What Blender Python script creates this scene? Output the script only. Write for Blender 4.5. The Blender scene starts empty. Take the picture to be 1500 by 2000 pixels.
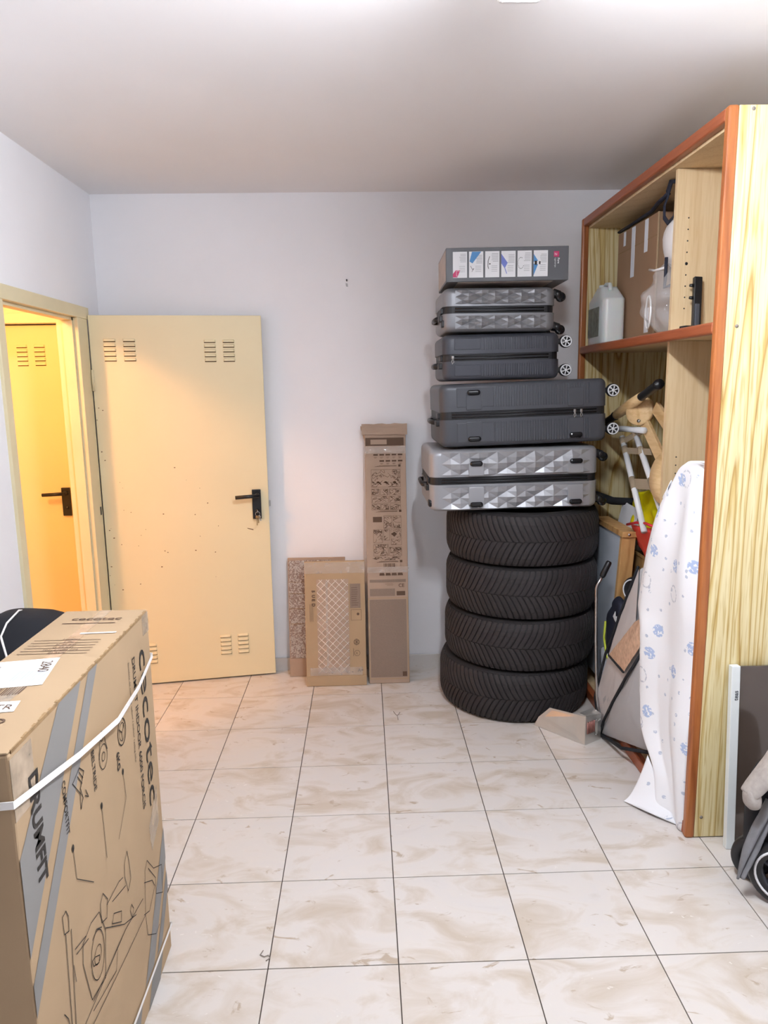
import bpy, bmesh, math, random
from mathutils import Vector, Matrix, noise
scene = bpy.context.scene
C = scene.collection
PI = math.pi
random.seed(7)

# ---------------------------------------------------------------- camera
cam_d = bpy.data.cameras.new('camera')
cam = bpy.data.objects.new('camera', cam_d); C.objects.link(cam)
cam_d.sensor_fit = 'VERTICAL'; cam_d.sensor_height = 36.0
cam_d.lens = 1419.4 / 2000 * 36.0
cam_d.clip_start = 0.02
def camera_axes(p, y, r):
    cp, sp = math.cos(p), math.sin(p)
    fw = Vector((-math.sin(y) * cp, math.cos(y) * cp, -sp)); rt = Vector((math.cos(y), math.sin(y), 0)); up = rt.cross(fw)
    return rt * math.cos(r) + up * math.sin(r), -rt * math.sin(r) + up * math.cos(r), fw
_rt, _up, _fw = camera_axes(0.170773, -0.025906, -0.015523)
m = Matrix((_rt, _up, -_fw)).transposed().to_4x4(); m.translation = Vector((0, 0, 1.5))
cam.matrix_world = m
scene.camera = cam

# ---------------------------------------------------------------- world and exposure
w = bpy.data.worlds.new('world'); scene.world = w; w.use_nodes = True
w.node_tree.nodes['Background'].inputs[0].default_value = (0.6, 0.65, 0.75, 1)
w.node_tree.nodes['Background'].inputs[1].default_value = 0.05
scene.view_settings.view_transform = 'Standard'; scene.view_settings.look = 'None'
scene.view_settings.gamma = 1.0; scene.view_settings.use_curve_mapping = False
scene.view_settings.exposure = 0.29
LAMP_POWER = 225.0         # emission of the fluorescent diffuser
WARM_POWER = 50.0          # warm corridor lamp, watts

# ---------------------------------------------------------------- materials
def lin(c):
    if isinstance(c, str):
        c = c.lstrip('#'); c = [int(c[i:i + 2], 16) / 255 for i in (0, 2, 4)]
    return tuple((v / 12.92 if v <= .04045 else ((v + .055) / 1.055) ** 2.4) for v in c[:3]) + (1.0,)
def new_mat(name):
    mt = bpy.data.materials.new(name); mt.use_nodes = True
    nt = mt.node_tree; return mt, nt, nt.nodes['Principled BSDF']
def N(nt, t, **kw):
    n = nt.nodes.new(t)
    for k, v in kw.items():
        if k in n.inputs: n.inputs[k].default_value = v
        else: setattr(n, k, v)
    return n
def ramp(nt, fac, stops):
    r = nt.nodes.new('ShaderNodeValToRGB'); e = r.color_ramp.elements
    while len(e) < len(stops): e.new(0.5)
    for i, (p, c) in enumerate(stops): e[i].position = p; e[i].color = lin(c) if isinstance(c, str) else c
    nt.links.new(fac, r.inputs[0]); return r.outputs[0]
def coords(nt, scale=(1, 1, 1), kind='Object', rot=(0, 0, 0)):
    tc = nt.nodes.new('ShaderNodeTexCoord'); mp = nt.nodes.new('ShaderNodeMapping')
    mp.inputs['Scale'].default_value = scale; mp.inputs['Rotation'].default_value = rot
    nt.links.new(tc.outputs[kind], mp.inputs[0]); return mp.outputs[0]
def noisef(nt, vec, scale, detail=3, dist=0, rough=.5):
    n = N(nt, 'ShaderNodeTexNoise', Scale=scale, Detail=detail, Distortion=dist, Roughness=rough)
    nt.links.new(vec, n.inputs['Vector']); return n.outputs['Fac']
def bumpf(nt, b, fac, strength, dist=.002):
    bp = N(nt, 'ShaderNodeBump', Strength=strength, Distance=dist)
    nt.links.new(fac, bp.inputs['Height']); nt.links.new(bp.outputs[0], b.inputs['Normal'])
def mul(c, k):
    l = lin(c); return tuple(min(1, v * k) for v in l[:3]) + (1,)
def M(name, col, rough=.5, metal=0, var=.06, vscale=6, bump=0, bscale=120, stretch=(1, 1, 1), **inp):
    mt, nt, b = new_mat(name)
    b.inputs['Roughness'].default_value = rough; b.inputs['Metallic'].default_value = metal
    for k, v in inp.items(): b.inputs[k.replace('_', ' ')].default_value = v
    v = coords(nt, stretch)
    f = noisef(nt, v, vscale, 4)
    c = ramp(nt, f, [(.3, mul(col, 1 - var)), (.7, mul(col, 1 + var))])
    nt.links.new(c, b.inputs['Base Color'])
    if bump: bumpf(nt, b, noisef(nt, v, bscale, 3), bump)
    return mt
def wood(name, light, mid, dark, axis='z', fine=90, rings=9, distort=5, rough=.45, lines=.5):
    mt, nt, b = new_mat(name); b.inputs['Roughness'].default_value = rough
    st = {'x': (.06, 1, 1), 'y': (1, .06, 1), 'z': (1, 1, .06)}[axis]
    v = coords(nt, st)
    f1 = noisef(nt, v, fine, 3, .3)
    d = {'x': 'Y', 'y': 'X', 'z': 'DIAGONAL'}[axis]
    wv = N(nt, 'ShaderNodeTexWave', Scale=rings, Distortion=distort, Detail=2.5); wv.inputs['Detail Scale'].default_value = 1.4
    wv.bands_direction = d if d != 'DIAGONAL' else 'DIAGONAL'
    nt.links.new(v, wv.inputs['Vector'])
    c1 = ramp(nt, wv.outputs['Fac'], [(0, light), (.62, light), (.88, mid), (1, dark)])
    c2 = ramp(nt, f1, [(.38, mid), (.55, light), (.7, light)])
    mx = N(nt, 'ShaderNodeMix', data_type='RGBA'); mx.inputs[0].default_value = lines
    nt.links.new(c2, mx.inputs[6]); nt.links.new(c1, mx.inputs[7]); nt.links.new(mx.outputs[2], b.inputs['Base Color'])
    bumpf(nt, b, f1, .08, .001)
    return mt

MAT = {}
MAT['wall'] = M('white_plaster', '#f1f0f3', .85, var=.015, vscale=3, bump=.06, bscale=90)
MAT['ceiling'] = M('ceiling_plaster', '#f3f1f2', .9, var=.015, vscale=2, bump=.05, bscale=60)
MAT['corridor'] = M('corridor_cream_paint', '#ece2cc', .8, var=.02)
MAT['grout'] = M('dark_grout', '#4a3f38', .9)
MAT['door'] = M('cream_yellow_door_paint', '#e8d9b2', .42, var=.015, vscale=3)
MAT['door2'] = M('corridor_door_paint', '#e6d4a8', .45, var=.02, vscale=3)
MAT['frame'] = M('door_frame_paint', '#dfd2ac', .45, var=.03)
MAT['chip'] = M('chipped_rust_spots', '#7a5a36', .8)
MAT['slot'] = M('louver_dark_gap', '#5a4526', .8)
MAT['black'] = M('black_plastic', '#141519', .4, var=.1)
MAT['blackgloss'] = M('black_gloss', '#15171c', .22)
MAT['steel'] = M('steel', '#b9b9b9', .3, 1)
MAT['brass'] = M('brass_keys', '#a98f66', .35, 1)
def pine():
    mt, nt, b = new_mat('pine_veneer'); b.inputs['Roughness'].default_value = .42
    v = coords(nt, (1, 1, .045))
    def contour(scale, mult, seedoff, stops):
        mp = nt.nodes.new('ShaderNodeMapping'); mp.inputs['Location'].default_value = (seedoff, seedoff * .7, 0); nt.links.new(v, mp.inputs[0])
        f = noisef(nt, mp.outputs[0], scale, 1.2, .15, .3)
        ml = N(nt, 'ShaderNodeMath', operation='MULTIPLY'); ml.inputs[1].default_value = mult; nt.links.new(f, ml.inputs[0])
        fr_ = N(nt, 'ShaderNodeMath', operation='FRACT'); nt.links.new(ml.outputs[0], fr_.inputs[0]); return ramp(nt, fr_.outputs[0], stops)
    c1 = contour(7, 17, 0, [(0, '#ddcb98'), (.55, '#e6d8ac'), (.82, '#d2b878'), (.92, '#b28d4e'), (1, '#e0cf9d')])
    c2 = ramp(nt, noisef(nt, v, 130, 2, .1), [(.34, '#d8c492'), (.5, '#ffffff')])
    mx = N(nt, 'ShaderNodeMix', data_type='RGBA', blend_type='MULTIPLY'); mx.inputs[0].default_value = .7
    nt.links.new(c1, mx.inputs[6]); nt.links.new(c2, mx.inputs[7])
    nt.links.new(mx.outputs[2], b.inputs['Base Color']); bumpf(nt, b, noisef(nt, v, 240, 2), .08, .001)
    return mt
MAT['pine'] = pine()
MAT['beech'] = wood('pale_interior_veneer', '#dcc29a', '#d2b489', '#c5a477', 'z', 120, 5, 3, .5, .3)
MAT['cherry'] = wood('cherry_trim', '#9c5432', '#864222', '#67301c', 'y', 120, 12, 4, .35, .5)
MAT['cherryz'] = wood('cherry_trim_upright', '#a96636', '#98552b', '#7d4420', 'z', 120, 12, 4, .35, .5)
MAT['toywood'] = wood('toy_birch', '#d9ba8b', '#c9a674', '#b48c58', 'y', 90, 8, 4, .5, .4)
MAT['plankz'] = wood('pine_post', '#c79c66', '#b98a52', '#9d6f3c', 'z', 90, 9, 4, .5, .5)
MAT['kraft'] = M('kraft_cardboard', '#aa9071', .85, var=.05, vscale=4, bump=.05, bscale=200)
MAT['kraft2'] = M('pinkish_cardboard', '#a8917f', .85, var=.05, vscale=6, bump=.05, bscale=200)
MAT['kraft3'] = M('brown_cardboard', '#9a795c', .85, var=.06, vscale=5)
MAT['kraftedge'] = M('cardboard_edge', '#8f7350', .9, var=.2, vscale=60)
MAT['greyprint'] = M('grey_print', '#83807e', .85, var=.03)
MAT['ink'] = M('black_ink', '#2b2622', .8)
MAT['brownink'] = M('brown_ink', '#5b4637', .85)
MAT['tanpanel'] = M('tan_print_panel', '#867466', .85, var=.07, vscale=300)
MAT['label'] = M('white_label_paper', '#f6f6f6', .6, var=.01)
MAT['blueink'] = M('faint_blue_ink', '#b9c3da', .7)
MAT['strap'] = M('white_plastic_strap', '#f2efec', .35, var=.03)
MAT['tape'] = M('clear_tape', '#cbb7a0', .12, var=.25, vscale=30, bump=.6, bscale=40, Alpha=.55)
MAT['shine'] = M('crinkled_clear_film', '#e3dcd6', .08, var=.3, vscale=25, bump=1.0, bscale=35, Alpha=.3)
MAT['whitefilm'] = M('white_net_strip', '#efe6df', .5)
MAT['rubber'] = M('tyre_rubber', '#181517', .75, var=.15, vscale=9, bump=.15, bscale=200)
MAT['tread'] = M('tyre_tread_rubber', '#262122', .75, var=.2, vscale=14, bump=.2, bscale=150)
MAT['silver'] = M('silver_shell', '#a2a3a7', .4, .4, var=.03)
MAT['silver2'] = M('grey_silver_shell', '#88898d', .4, .4, var=.03)
MAT['charcoal'] = M('charcoal_shell', '#494b51', .42, .15, var=.04)
MAT['charcoal2'] = M('dark_charcoal_shell', '#3d3f47', .42, .15, var=.04)
MAT['zip'] = M('zip_black', '#111318', .5)
MAT['wheelwhite'] = M('white_wheel_rim', '#e9e9ec', .35)
MAT['boxdark'] = M('dark_grey_box_print', '#55565a', .45, var=.03)
MAT['boxside'] = M('box_side_print', '#b2a59c', .5, var=.15, vscale=20)
MAT['cardwhite'] = M('white_card_print', '#ececee', .5, var=.01)
MAT['blue'] = M('blue_print', '#4c8ac2', .5)
MAT['violet'] = M('violet_print', '#6a78c4', .5)
MAT['magenta'] = M('magenta_print', '#c22a63', .5)
MAT['greytext'] = M('grey_text_print', '#b5b5b8', .6)
MAT['jug'] = M('translucent_white_plastic', '#dfe3e2', .3, var=.03, Subsurface_Weight=.2)
MAT['juglabel'] = M('faded_jug_label', '#7f8276', .5, var=.35, vscale=35)
MAT['red'] = M('red_fabric', '#c32a33', .6, var=.1)
MAT['dullred'] = M('dull_red_reflection', '#98635a', .5)  # colour standing in for reddish reflections on the dustpan metal
MAT['coral'] = M('coral_red_fabric', '#d9463c', .55, var=.1)
MAT['yellow'] = M('yellow_plastic_bag', '#ddd312', .35, var=.12, vscale=18)
MAT['navy'] = M('navy_fabric', '#161a2c', .75, var=.15)
MAT['blackcloth'] = M('black_fabric', '#0f1118', .85, var=.2, bump=.1, bscale=300)
MAT['lime'] = M('lime_piping', '#c8d23c', .5)
MAT['greybag'] = M('grey_bag_fabric', '#a9a8aa', .7, var=.04, bump=.08, bscale=300)
MAT['greybag2'] = M('grey_bag_side_fabric', '#c2bdbc', .7, var=.04, bump=.08, bscale=300)
MAT['peach'] = M('peach_window', '#d9b59a', .25, var=.2, vscale=60)
MAT['white'] = M('white_paint', '#eeeeee', .4, var=.01)
MAT['tube'] = M('white_tube', '#dadcde', .35, var=.02)
MAT['webbing'] = M('beige_webbing', '#92826c', .85, var=.08)
MAT['paper'] = M('white_paper', '#e3e5ea', .7, var=.04)
MAT['boardpanel'] = M('pale_blue_board', '#c5ccd6', .35, var=.03)
MAT['alu'] = M('aluminium_sheet', '#cfcdc8', .3, .7, var=.06, vscale=10)
MAT['smoked'] = M('smoked_brown_glass', '#4b4039', .18, var=.05, Coat_Weight=.5)
MAT['whiteprofile'] = M('white_profile', '#dfe3e2', .4, var=.02)
MAT['melange'] = M('beige_melange_fabric', '#a59d97', .85, var=.12, vscale=60, bump=.2, bscale=300)
MAT['slate'] = M('slate_grey_fabric', '#77777b', .85, var=.1, vscale=30, bump=.2, bscale=200)
MAT['plasticbag'] = M('clear_plastic_bag', '#e9e6e6', .08, var=.05, bump=.9, bscale=28, Alpha=.28)
MAT['milky'] = M('milky_plastic', '#d9d4d2', .4, var=.05)
MAT['green'] = M('green_print', '#3c7a45', .6)
MAT['dust'] = M('grey_thread', '#8a8078', .9)
mt, nt, b = new_mat('lamp_diffuser_glow'); MAT['glow'] = mt
b.inputs['Emission Color'].default_value = (.88, .93, 1.0, 1); b.inputs['Emission Strength'].default_value = LAMP_POWER
mt, nt, b = new_mat('warm_lamp_glow'); MAT['warmglow'] = mt
b.inputs['Emission Color'].default_value = (1, .55, .2, 1); b.inputs['Emission Strength'].default_value = 8

def marble():
    mt, nt, b = new_mat('marbled_floor_tile'); b.inputs['Roughness'].default_value = .22
    tc = nt.nodes.new('ShaderNodeTexCoord'); oi = nt.nodes.new('ShaderNodeObjectInfo')
    ml = N(nt, 'ShaderNodeMath', operation='MULTIPLY'); ml.inputs[1].default_value = 37.0
    nt.links.new(oi.outputs['Random'], ml.inputs[0])
    cx = nt.nodes.new('ShaderNodeCombineXYZ')
    for k in range(3): nt.links.new(ml.outputs[0], cx.inputs[k])
    ad = N(nt, 'ShaderNodeVectorMath', operation='ADD'); nt.links.new(tc.outputs['Object'], ad.inputs[0]); nt.links.new(cx.outputs[0], ad.inputs[1])
    mp = nt.nodes.new('ShaderNodeMapping'); mp.inputs['Rotation'].default_value = (0, 0, .6); mp.inputs['Scale'].default_value = (1, 1.9, 1)
    nt.links.new(ad.outputs[0], mp.inputs[0]); v = mp.outputs[0]
    f1 = noisef(nt, v, 4.2, 7, 1.1, .55)
    c1 = ramp(nt, f1, [(.32, '#c2b5a6'), (.43, '#cdc3b9'), (.52, '#d5cec8'), (.68, '#d3cdc9'), (.8, '#cbc3bc')])
    f2 = noisef(nt, v, 9, 6, 1.6, .6)
    m1 = N(nt, 'ShaderNodeMix', data_type='RGBA', blend_type='MIX')
    k1 = ramp(nt, f2, [(.30, (1, 1, 1, 1)), (.37, (0, 0, 0, 1))])
    nt.links.new(k1, m1.inputs[0]); nt.links.new(c1, m1.inputs[6]); m1.inputs[7].default_value = lin('#b5a594')
    f3 = noisef(nt, v, 22, 4, 2.2, .5)
    k2 = ramp(nt, f3, [(.70, (0, 0, 0, 1)), (.76, (.75, .75, .75, 1))])
    m2 = N(nt, 'ShaderNodeMix', data_type='RGBA'); nt.links.new(k2, m2.inputs[0]); nt.links.new(m1.outputs[2], m2.inputs[6]); m2.inputs[7].default_value = lin('#e6e2dc')
    nt.links.new(m2.outputs[2], b.inputs['Base Color'])
    return mt
MAT['tile'] = marble()
def sheet_mat():
    mt, nt, b = new_mat('white_printed_cotton'); b.inputs['Roughness'].default_value = .9
    tc0 = nt.nodes.new('ShaderNodeTexCoord'); sx = nt.nodes.new('ShaderNodeSeparateXYZ'); cm = nt.nodes.new('ShaderNodeCombineXYZ')
    nt.links.new(tc0.outputs['Object'], sx.inputs[0]); nt.links.new(sx.outputs[1], cm.inputs[0]); nt.links.new(sx.outputs[2], cm.inputs[1]); v = cm.outputs[0]
    base = '#eff0f4'; cur = None
    def layer(prev, scale, lo, hi, col, thr):
        vo = N(nt, 'ShaderNodeTexVoronoi', Scale=scale, Randomness=.85, voronoi_dimensions='2D'); nt.links.new(v, vo.inputs['Vector'])
        k = ramp(nt, vo.outputs['Distance'], [(lo, (0, 0, 0, 1)), (lo + .01, (1, 1, 1, 1)), (hi, (1, 1, 1, 1)), (hi + .02, (0, 0, 0, 1))])
        sel = nt.nodes.new('ShaderNodeSeparateColor'); nt.links.new(vo.outputs['Color'], sel.inputs[0])
        g = N(nt, 'ShaderNodeMath', operation='GREATER_THAN'); g.inputs[1].default_value = thr; nt.links.new(sel.outputs[0], g.inputs[0])
        nz = noisef(nt, v, 95, 2); h = N(nt, 'ShaderNodeMath', operation='GREATER_THAN'); h.inputs[1].default_value = .45; nt.links.new(nz, h.inputs[0])
        p = N(nt, 'ShaderNodeMath', operation='MULTIPLY'); nt.links.new(g.outputs[0], p.inputs[0]); nt.links.new(k, p.inputs[1])
        p2 = N(nt, 'ShaderNodeMath', operation='MULTIPLY'); nt.links.new(p.outputs[0], p2.inputs[0]); nt.links.new(h.outputs[0], p2.inputs[1])
        mx = N(nt, 'ShaderNodeMix', data_type='RGBA'); nt.links.new(p2.outputs[0], mx.inputs[0])
        if prev is None: mx.inputs[6].default_value = lin(base)
        else: nt.links.new(prev, mx.inputs[6])
        mx.inputs[7].default_value = lin(col); return mx.outputs[2]
    cur = layer(None, 18, .0, .10, '#bcc4d4', .45)
    cur = layer(cur, 8, .0, .17, '#adbede', .60)
    cur = layer(cur, 6.3, .15, .18, '#c6cad4', .6)
    nt.links.new(cur, b.inputs['Base Color'])
    bumpf(nt, b, noisef(nt, v, 25, 3), .15, .004)
    return mt
MAT['sheet'] = sheet_mat()
def speckle_mat():
    mt, nt, b = new_mat('speckled_metallic_wrap')
    v = coords(nt); 
    vo = noisef(nt, v, 120, 3, .6, .6)
    k = ramp(nt, vo, [(.5, (0, 0, 0, 1)), (.54, (1, 1, 1, 1))])
    c = ramp(nt, vo, [(.48, '#8b7468'), (.54, '#d8cdc2')]); nt.links.new(c, b.inputs['Base Color'])
    nt.links.new(k, b.inputs['Metallic']); b.inputs['Roughness'].default_value = .32
    bumpf(nt, b, vo, .5, .002); return mt
MAT['speckle'] = speckle_mat()
def floral_mat():
    mt, nt, b = new_mat('floral_cotton'); v = coords(nt); b.inputs['Roughness'].default_value = .9
    vo = N(nt, 'ShaderNodeTexVoronoi', Scale=26); nt.links.new(v, vo.inputs['Vector'])
    c = ramp(nt, vo.outputs['Distance'], [(.0, '#7c2440'), (.25, '#8b3049'), (.3, '#e7e6de'), (.5, '#e7e6de'), (.55, '#4b7a55'), (.7, '#dfe0d6')])
    nt.links.new(c, b.inputs['Base Color']); return mt
MAT['floral'] = floral_mat()

# ---------------------------------------------------------------- mesh helpers
class MB:
    """collects shapes, then links them as one mesh object"""
    def __init__(s): s.v = []; s.f = []; s.sm = []
    def add(s, vs, fs, mtx=None, smooth=False):
        o = len(s.v)
        for p in vs:
            p = Vector(p); s.v.append(mtx @ p if mtx else p)
        for f in fs: s.f.append([i + o for i in f]); s.sm.append(smooth)
        return s
    def box(s, a, b, mtx=None, bev=0):
        x0, y0, z0 = a; x1, y1, z1 = b
        x0, x1 = min(x0, x1), max(x0, x1); y0, y1 = min(y0, y1), max(y0, y1); z0, z1 = min(z0, z1), max(z0, z1)
        if bev:
            bm = bmesh.new(); bmesh.ops.create_cube(bm, size=1)
            for v in bm.verts: v.co = Vector(((x0 + x1) / 2 + v.co.x * (x1 - x0), (y0 + y1) / 2 + v.co.y * (y1 - y0), (z0 + z1) / 2 + v.co.z * (z1 - z0)))
            bmesh.ops.bevel(bm, geom=bm.edges[:], offset=bev, segments=3, profile=.5, affect='EDGES')
            bm.verts.index_update()
            s.add([v.co.copy() for v in bm.verts], [[v.index for v in f.verts] for f in bm.faces], mtx, False); bm.free(); return s
        vs = [(x0, y0, z0), (x1, y0, z0), (x1, y1, z0), (x0, y1, z0), (x0, y0, z1), (x1, y0, z1), (x1, y1, z1), (x0, y1, z1)]
        return s.add(vs, [(3, 2, 1, 0), (4, 5, 6, 7), (0, 1, 5, 4), (1, 2, 6, 5), (2, 3, 7, 6), (3, 0, 4, 7)], mtx)
    def prism(s, poly, a, b, axis='y', mtx=None):
        """poly: 2-D outline; axis: extrusion axis from a to b"""
        def P(u, v, t): return {'x': (t, u, v), 'y': (u, t, v), 'z': (u, v, t)}[axis]
        n = len(poly); vs = [P(u, v, a) for u, v in poly] + [P(u, v, b) for u, v in poly]
        fs = [list(range(n))[::-1], list(range(n, 2 * n))] + [[i, (i + 1) % n, n + (i + 1) % n, n + i] for i in range(n)]
        return s.add(vs, fs, mtx)
    def tube(s, pts, r, seg=8, mtx=None, closed=False, flat=1.0):
        pts = [Vector(p) for p in pts]; n = len(pts); vs = []; fs = []
        rr = r if isinstance(r, (list, tuple)) else [r] * n
        prev = None
        for i, p in enumerate(pts):
            if closed: t = pts[(i + 1) % n] - pts[i - 1]
            else: t = pts[min(i + 1, n - 1)] - pts[max(i - 1, 0)]
            t.normalize()
            if prev is None:
                a = Vector((0, 0, 1)) if abs(t.z) < .9 else Vector((1, 0, 0)); u = t.cross(a).normalized()
            else: u = (prev - t * prev.dot(t)).normalized()
            prev = u; w_ = t.cross(u)
            for k in range(seg):
                an = 2 * PI * k / seg; vs.append(p + (u * math.cos(an) + w_ * math.sin(an) * flat) * rr[i])
        m_ = n if closed else n - 1
        for i in range(m_):
            for k in range(seg):
                a = i * seg + k; b_ = i * seg + (k + 1) % seg; j = ((i + 1) % n) * seg
                fs.append((a, b_, j + (k + 1) % seg, j + k))
        if not closed: fs += [list(range(seg))[::-1], [(n - 1) * seg + k for k in range(seg)]]
        return s.add(vs, fs, mtx, True)
    def lathe(s, prof, seg=48, mtx=None, closed=False, smooth=True):
        """prof: (radius, z) pairs about z"""
        n = len(prof); vs = []; fs = []
        for k in range(seg):
            a = 2 * PI * k / seg
            for r, z in prof: vs.append((r * math.cos(a), r * math.sin(a), z))
        for k in range(seg):
            for i in range(n if closed else n - 1):
                j = (i + 1) % n; a = k * n; b_ = ((k + 1) % seg) * n
                fs.append((a + i, b_ + i, b_ + j, a + j))
        if not closed:
            if prof[0][0] > 1e-6: fs.append([k * n for k in range(seg)][::-1])
            if prof[-1][0] > 1e-6: fs.append([k * n + n - 1 for k in range(seg)])
        return s.add(vs, fs, mtx, smooth)
    def grid(s, fn, nu, nv, mtx=None, smooth=True, closeu=False):
        vs = [fn(i / (nu if closeu else nu - 1), j / (nv - 1)) for i in range(nu) for j in range(nv)]
        fs = []
        for i in range(nu if closeu else nu - 1):
            for j in range(nv - 1):
                a = i * nv + j; b_ = ((i + 1) % nu) * nv + j; fs.append((a, b_, b_ + 1, a + 1))
        return s.add(vs, fs, mtx, smooth)
    def data(s, name):
        me = bpy.data.meshes.new(name); me.from_pydata([tuple(v) for v in s.v], [], s.f)
        me.validate(); 
        bm = bmesh.new(); bm.from_mesh(me)
        bmesh.ops.recalc_face_normals(bm, faces=bm.faces[:]); bm.to_mesh(me); bm.free()
        if len(me.polygons) == len(s.sm): me.polygons.foreach_set('use_smooth', s.sm)
        me.update(); return me
    def build(s, name, mat, parent=None, bevel=0, solid=0, subsurf=0, kind=None, loc=None, world=False):
        o = bpy.data.objects.new(name, s.data(name)); C.objects.link(o)
        o.data.materials.append(MAT[mat] if isinstance(mat, str) else mat)
        if parent: o.parent = parent
        if loc: o.location = loc
        if world and parent: o.matrix_parent_inverse = (Matrix.Translation(parent.location) @ parent.rotation_euler.to_matrix().to_4x4()).inverted()
        if solid: md = o.modifiers.new('thickness', 'SOLIDIFY'); md.thickness = solid; md.offset = 0
        if bevel: md = o.modifiers.new('bevel', 'BEVEL'); md.width = bevel; md.segments = 2; md.limit_method = 'ANGLE'; md.angle_limit = .6
        if subsurf: md = o.modifiers.new('smooth', 'SUBSURF'); md.levels = subsurf; md.render_levels = subsurf
        if kind: o['kind'] = kind
        return o
def tag(o, label, cat, group=None):
    o['label'] = label; o['category'] = cat
    if group: o['group'] = group
    return o
def thing(name, label, cat, loc=(0, 0, 0), rot=(0, 0, 0), group=None):
    o = bpy.data.objects.new(name, None); C.objects.link(o); o.location = loc; o.rotation_euler = rot
    o.empty_display_size = .05
    return tag(o, label, cat, group)
def struct(name, loc=(0, 0, 0), rot=(0, 0, 0), label=None):
    o = bpy.data.objects.new(name, None); C.objects.link(o); o.location = loc; o.rotation_euler = rot; o['kind'] = 'structure'
    if label: o['label'] = label
    return o
def sbuild(mb, name, mat, bevel=0):
    o = mb.build(name, mat, None, bevel); o['kind'] = 'structure'; return o
def rot_to(d):
    return Vector((0, 0, 1)).rotation_difference(Vector(d)).to_matrix().to_4x4()
def at(p, d=(0, 0, 1)):
    return Matrix.Translation(Vector(p)) @ rot_to(d)
def rbox(c, size, r, seg=4, pw=None):
    """rounded box as (verts, faces), rounded in all edges"""
    bm = bmesh.new(); bmesh.ops.create_cube(bm, size=1)
    for v in bm.verts: v.co = Vector((c[0] + v.co.x * size[0], c[1] + v.co.y * size[1], c[2] + v.co.z * size[2]))
    bmesh.ops.bevel(bm, geom=bm.edges[:], offset=r, segments=seg, profile=.5, affect='EDGES')
    bm.verts.index_update()
    out = ([v.co.copy() for v in bm.verts], [[v.index for v in f.verts] for f in bm.faces]); bm.free(); return out

class Print(MB):
    """flat ink on a face: 2-D shapes in a (u, v) frame"""
    def __init__(s, o, u, v, off=.0008):
        super().__init__(); s.o = Vector(o); s.u = Vector(u).normalized(); s.w = Vector(v).normalized(); s.o += s.u.cross(s.w) * off
    def P(s, a, b): return s.o + s.u * a + s.w * b
    def poly(s, pts): return s.add([s.P(*p) for p in pts], [list(range(len(pts)))])
    def rect(s, a, b, c, d): return s.poly([(a, b), (c, b), (c, d), (a, d)])
    def frame(s, a, b, c, d, t):
        s.rect(a, b, c, b + t); s.rect(a, d - t, c, d); s.rect(a, b + t, a + t, d - t); return s.rect(c - t, b + t, c, d - t)
    def line(s, pts, t, closed=False):
        pts = list(pts)
        if closed: pts.append(pts[0])
        for (a, b), (c, d) in zip(pts, pts[1:]):
            l = math.hypot(c - a, d - b)
            if l < 1e-6: continue
            nx, ny = -(d - b) / l * t / 2, (c - a) / l * t / 2; ex, ey = (c - a) / l * t / 3, (d - b) / l * t / 3
            s.poly([(a + nx - ex, b + ny - ey), (a - nx - ex, b - ny - ey), (c - nx + ex, d - ny + ey), (c + nx + ex, d + ny + ey)])
        return s
    def disc(s, a, b, r, n=16, ry=None): ry = ry or r; return s.poly([(a + r * math.cos(2 * PI * k / n), b + ry * math.sin(2 * PI * k / n)) for k in range(n)])
    def ring(s, a, b, r, t, n=20, ry=None): ry = ry or r; return s.line([(a + r * math.cos(2 * PI * k / n), b + ry * math.sin(2 * PI * k / n)) for k in range(n)], t, True)
    def text(s, body, a, b, size, width=None, align='LEFT', bold=0, ang=0, space=1):
        cu = bpy.data.curves.new('lettering', 'FONT'); cu.body = body; cu.size = size; cu.align_x = align; cu.resolution_u = 3; cu.offset = bold; cu.space_character = space
        ob = bpy.data.objects.new('lettering', cu); C.objects.link(ob)
        dg = bpy.context.evaluated_depsgraph_get(); me = ob.evaluated_get(dg).to_mesh()
        vs = [v.co.copy() for v in me.vertices]; fs = [list(p.vertices) for p in me.polygons]
        if vs:
            x0 = min(v.x for v in vs); x1 = max(v.x for v in vs); k = width / (x1 - x0) if width else 1
            ca, sa = math.cos(ang), math.sin(ang)
            s.add([s.P(a + v.x * k * ca - v.y * sa, b + v.x * k * sa + v.y * ca) for v in vs], fs)
        ob.evaluated_get(dg).to_mesh_clear(); bpy.data.objects.remove(ob); bpy.data.curves.remove(cu)
        return s

# ---------------------------------------------------------------- the room
XL, XR, YB, YF, H = -1.30, 1.66, 3.75, -2.4, 2.435
WT = .074
DY0, DY1, DZ = 2.742, 3.436, 1.832         # doorway opening in the left wall
# floor: grout bed with every tile proud of it
fl = sbuild(MB().box((XL - .02, YF - .02, -.08), (XR + .02, YB + .02, -.0035)), 'floor', 'grout')
TS, TX, TY, G = .34341, -.27952, 3.39979, .0016
tile_cache = {}
def add_tile(x0, x1, y0, y1):
    key = (round(x1 - x0, 4), round(y1 - y0, 4))
    if key not in tile_cache:
        w2, h2 = key[0] / 2, key[1] / 2
        tile_cache[key] = MB().box((-w2, -h2, -.007), (w2, h2, 0)).data('tile'); tile_cache[key].materials.append(MAT['tile'])
    o = bpy.data.objects.new('tile', tile_cache[key]); C.objects.link(o); o.location = ((x0 + x1) / 2, (y0 + y1) / 2, 0); o.parent = fl
    if key[0] > .1 and key[1] > .1:
        pass
xs = [XL] + [TX + k * TS for k in range(-2, 6) if XL < TX + k * TS < XR] + [XR]
ys = [YF] + sorted(TY - k * TS for k in range(-1, 20) if YF < TY - k * TS < YB - .02) + [YB]
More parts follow.
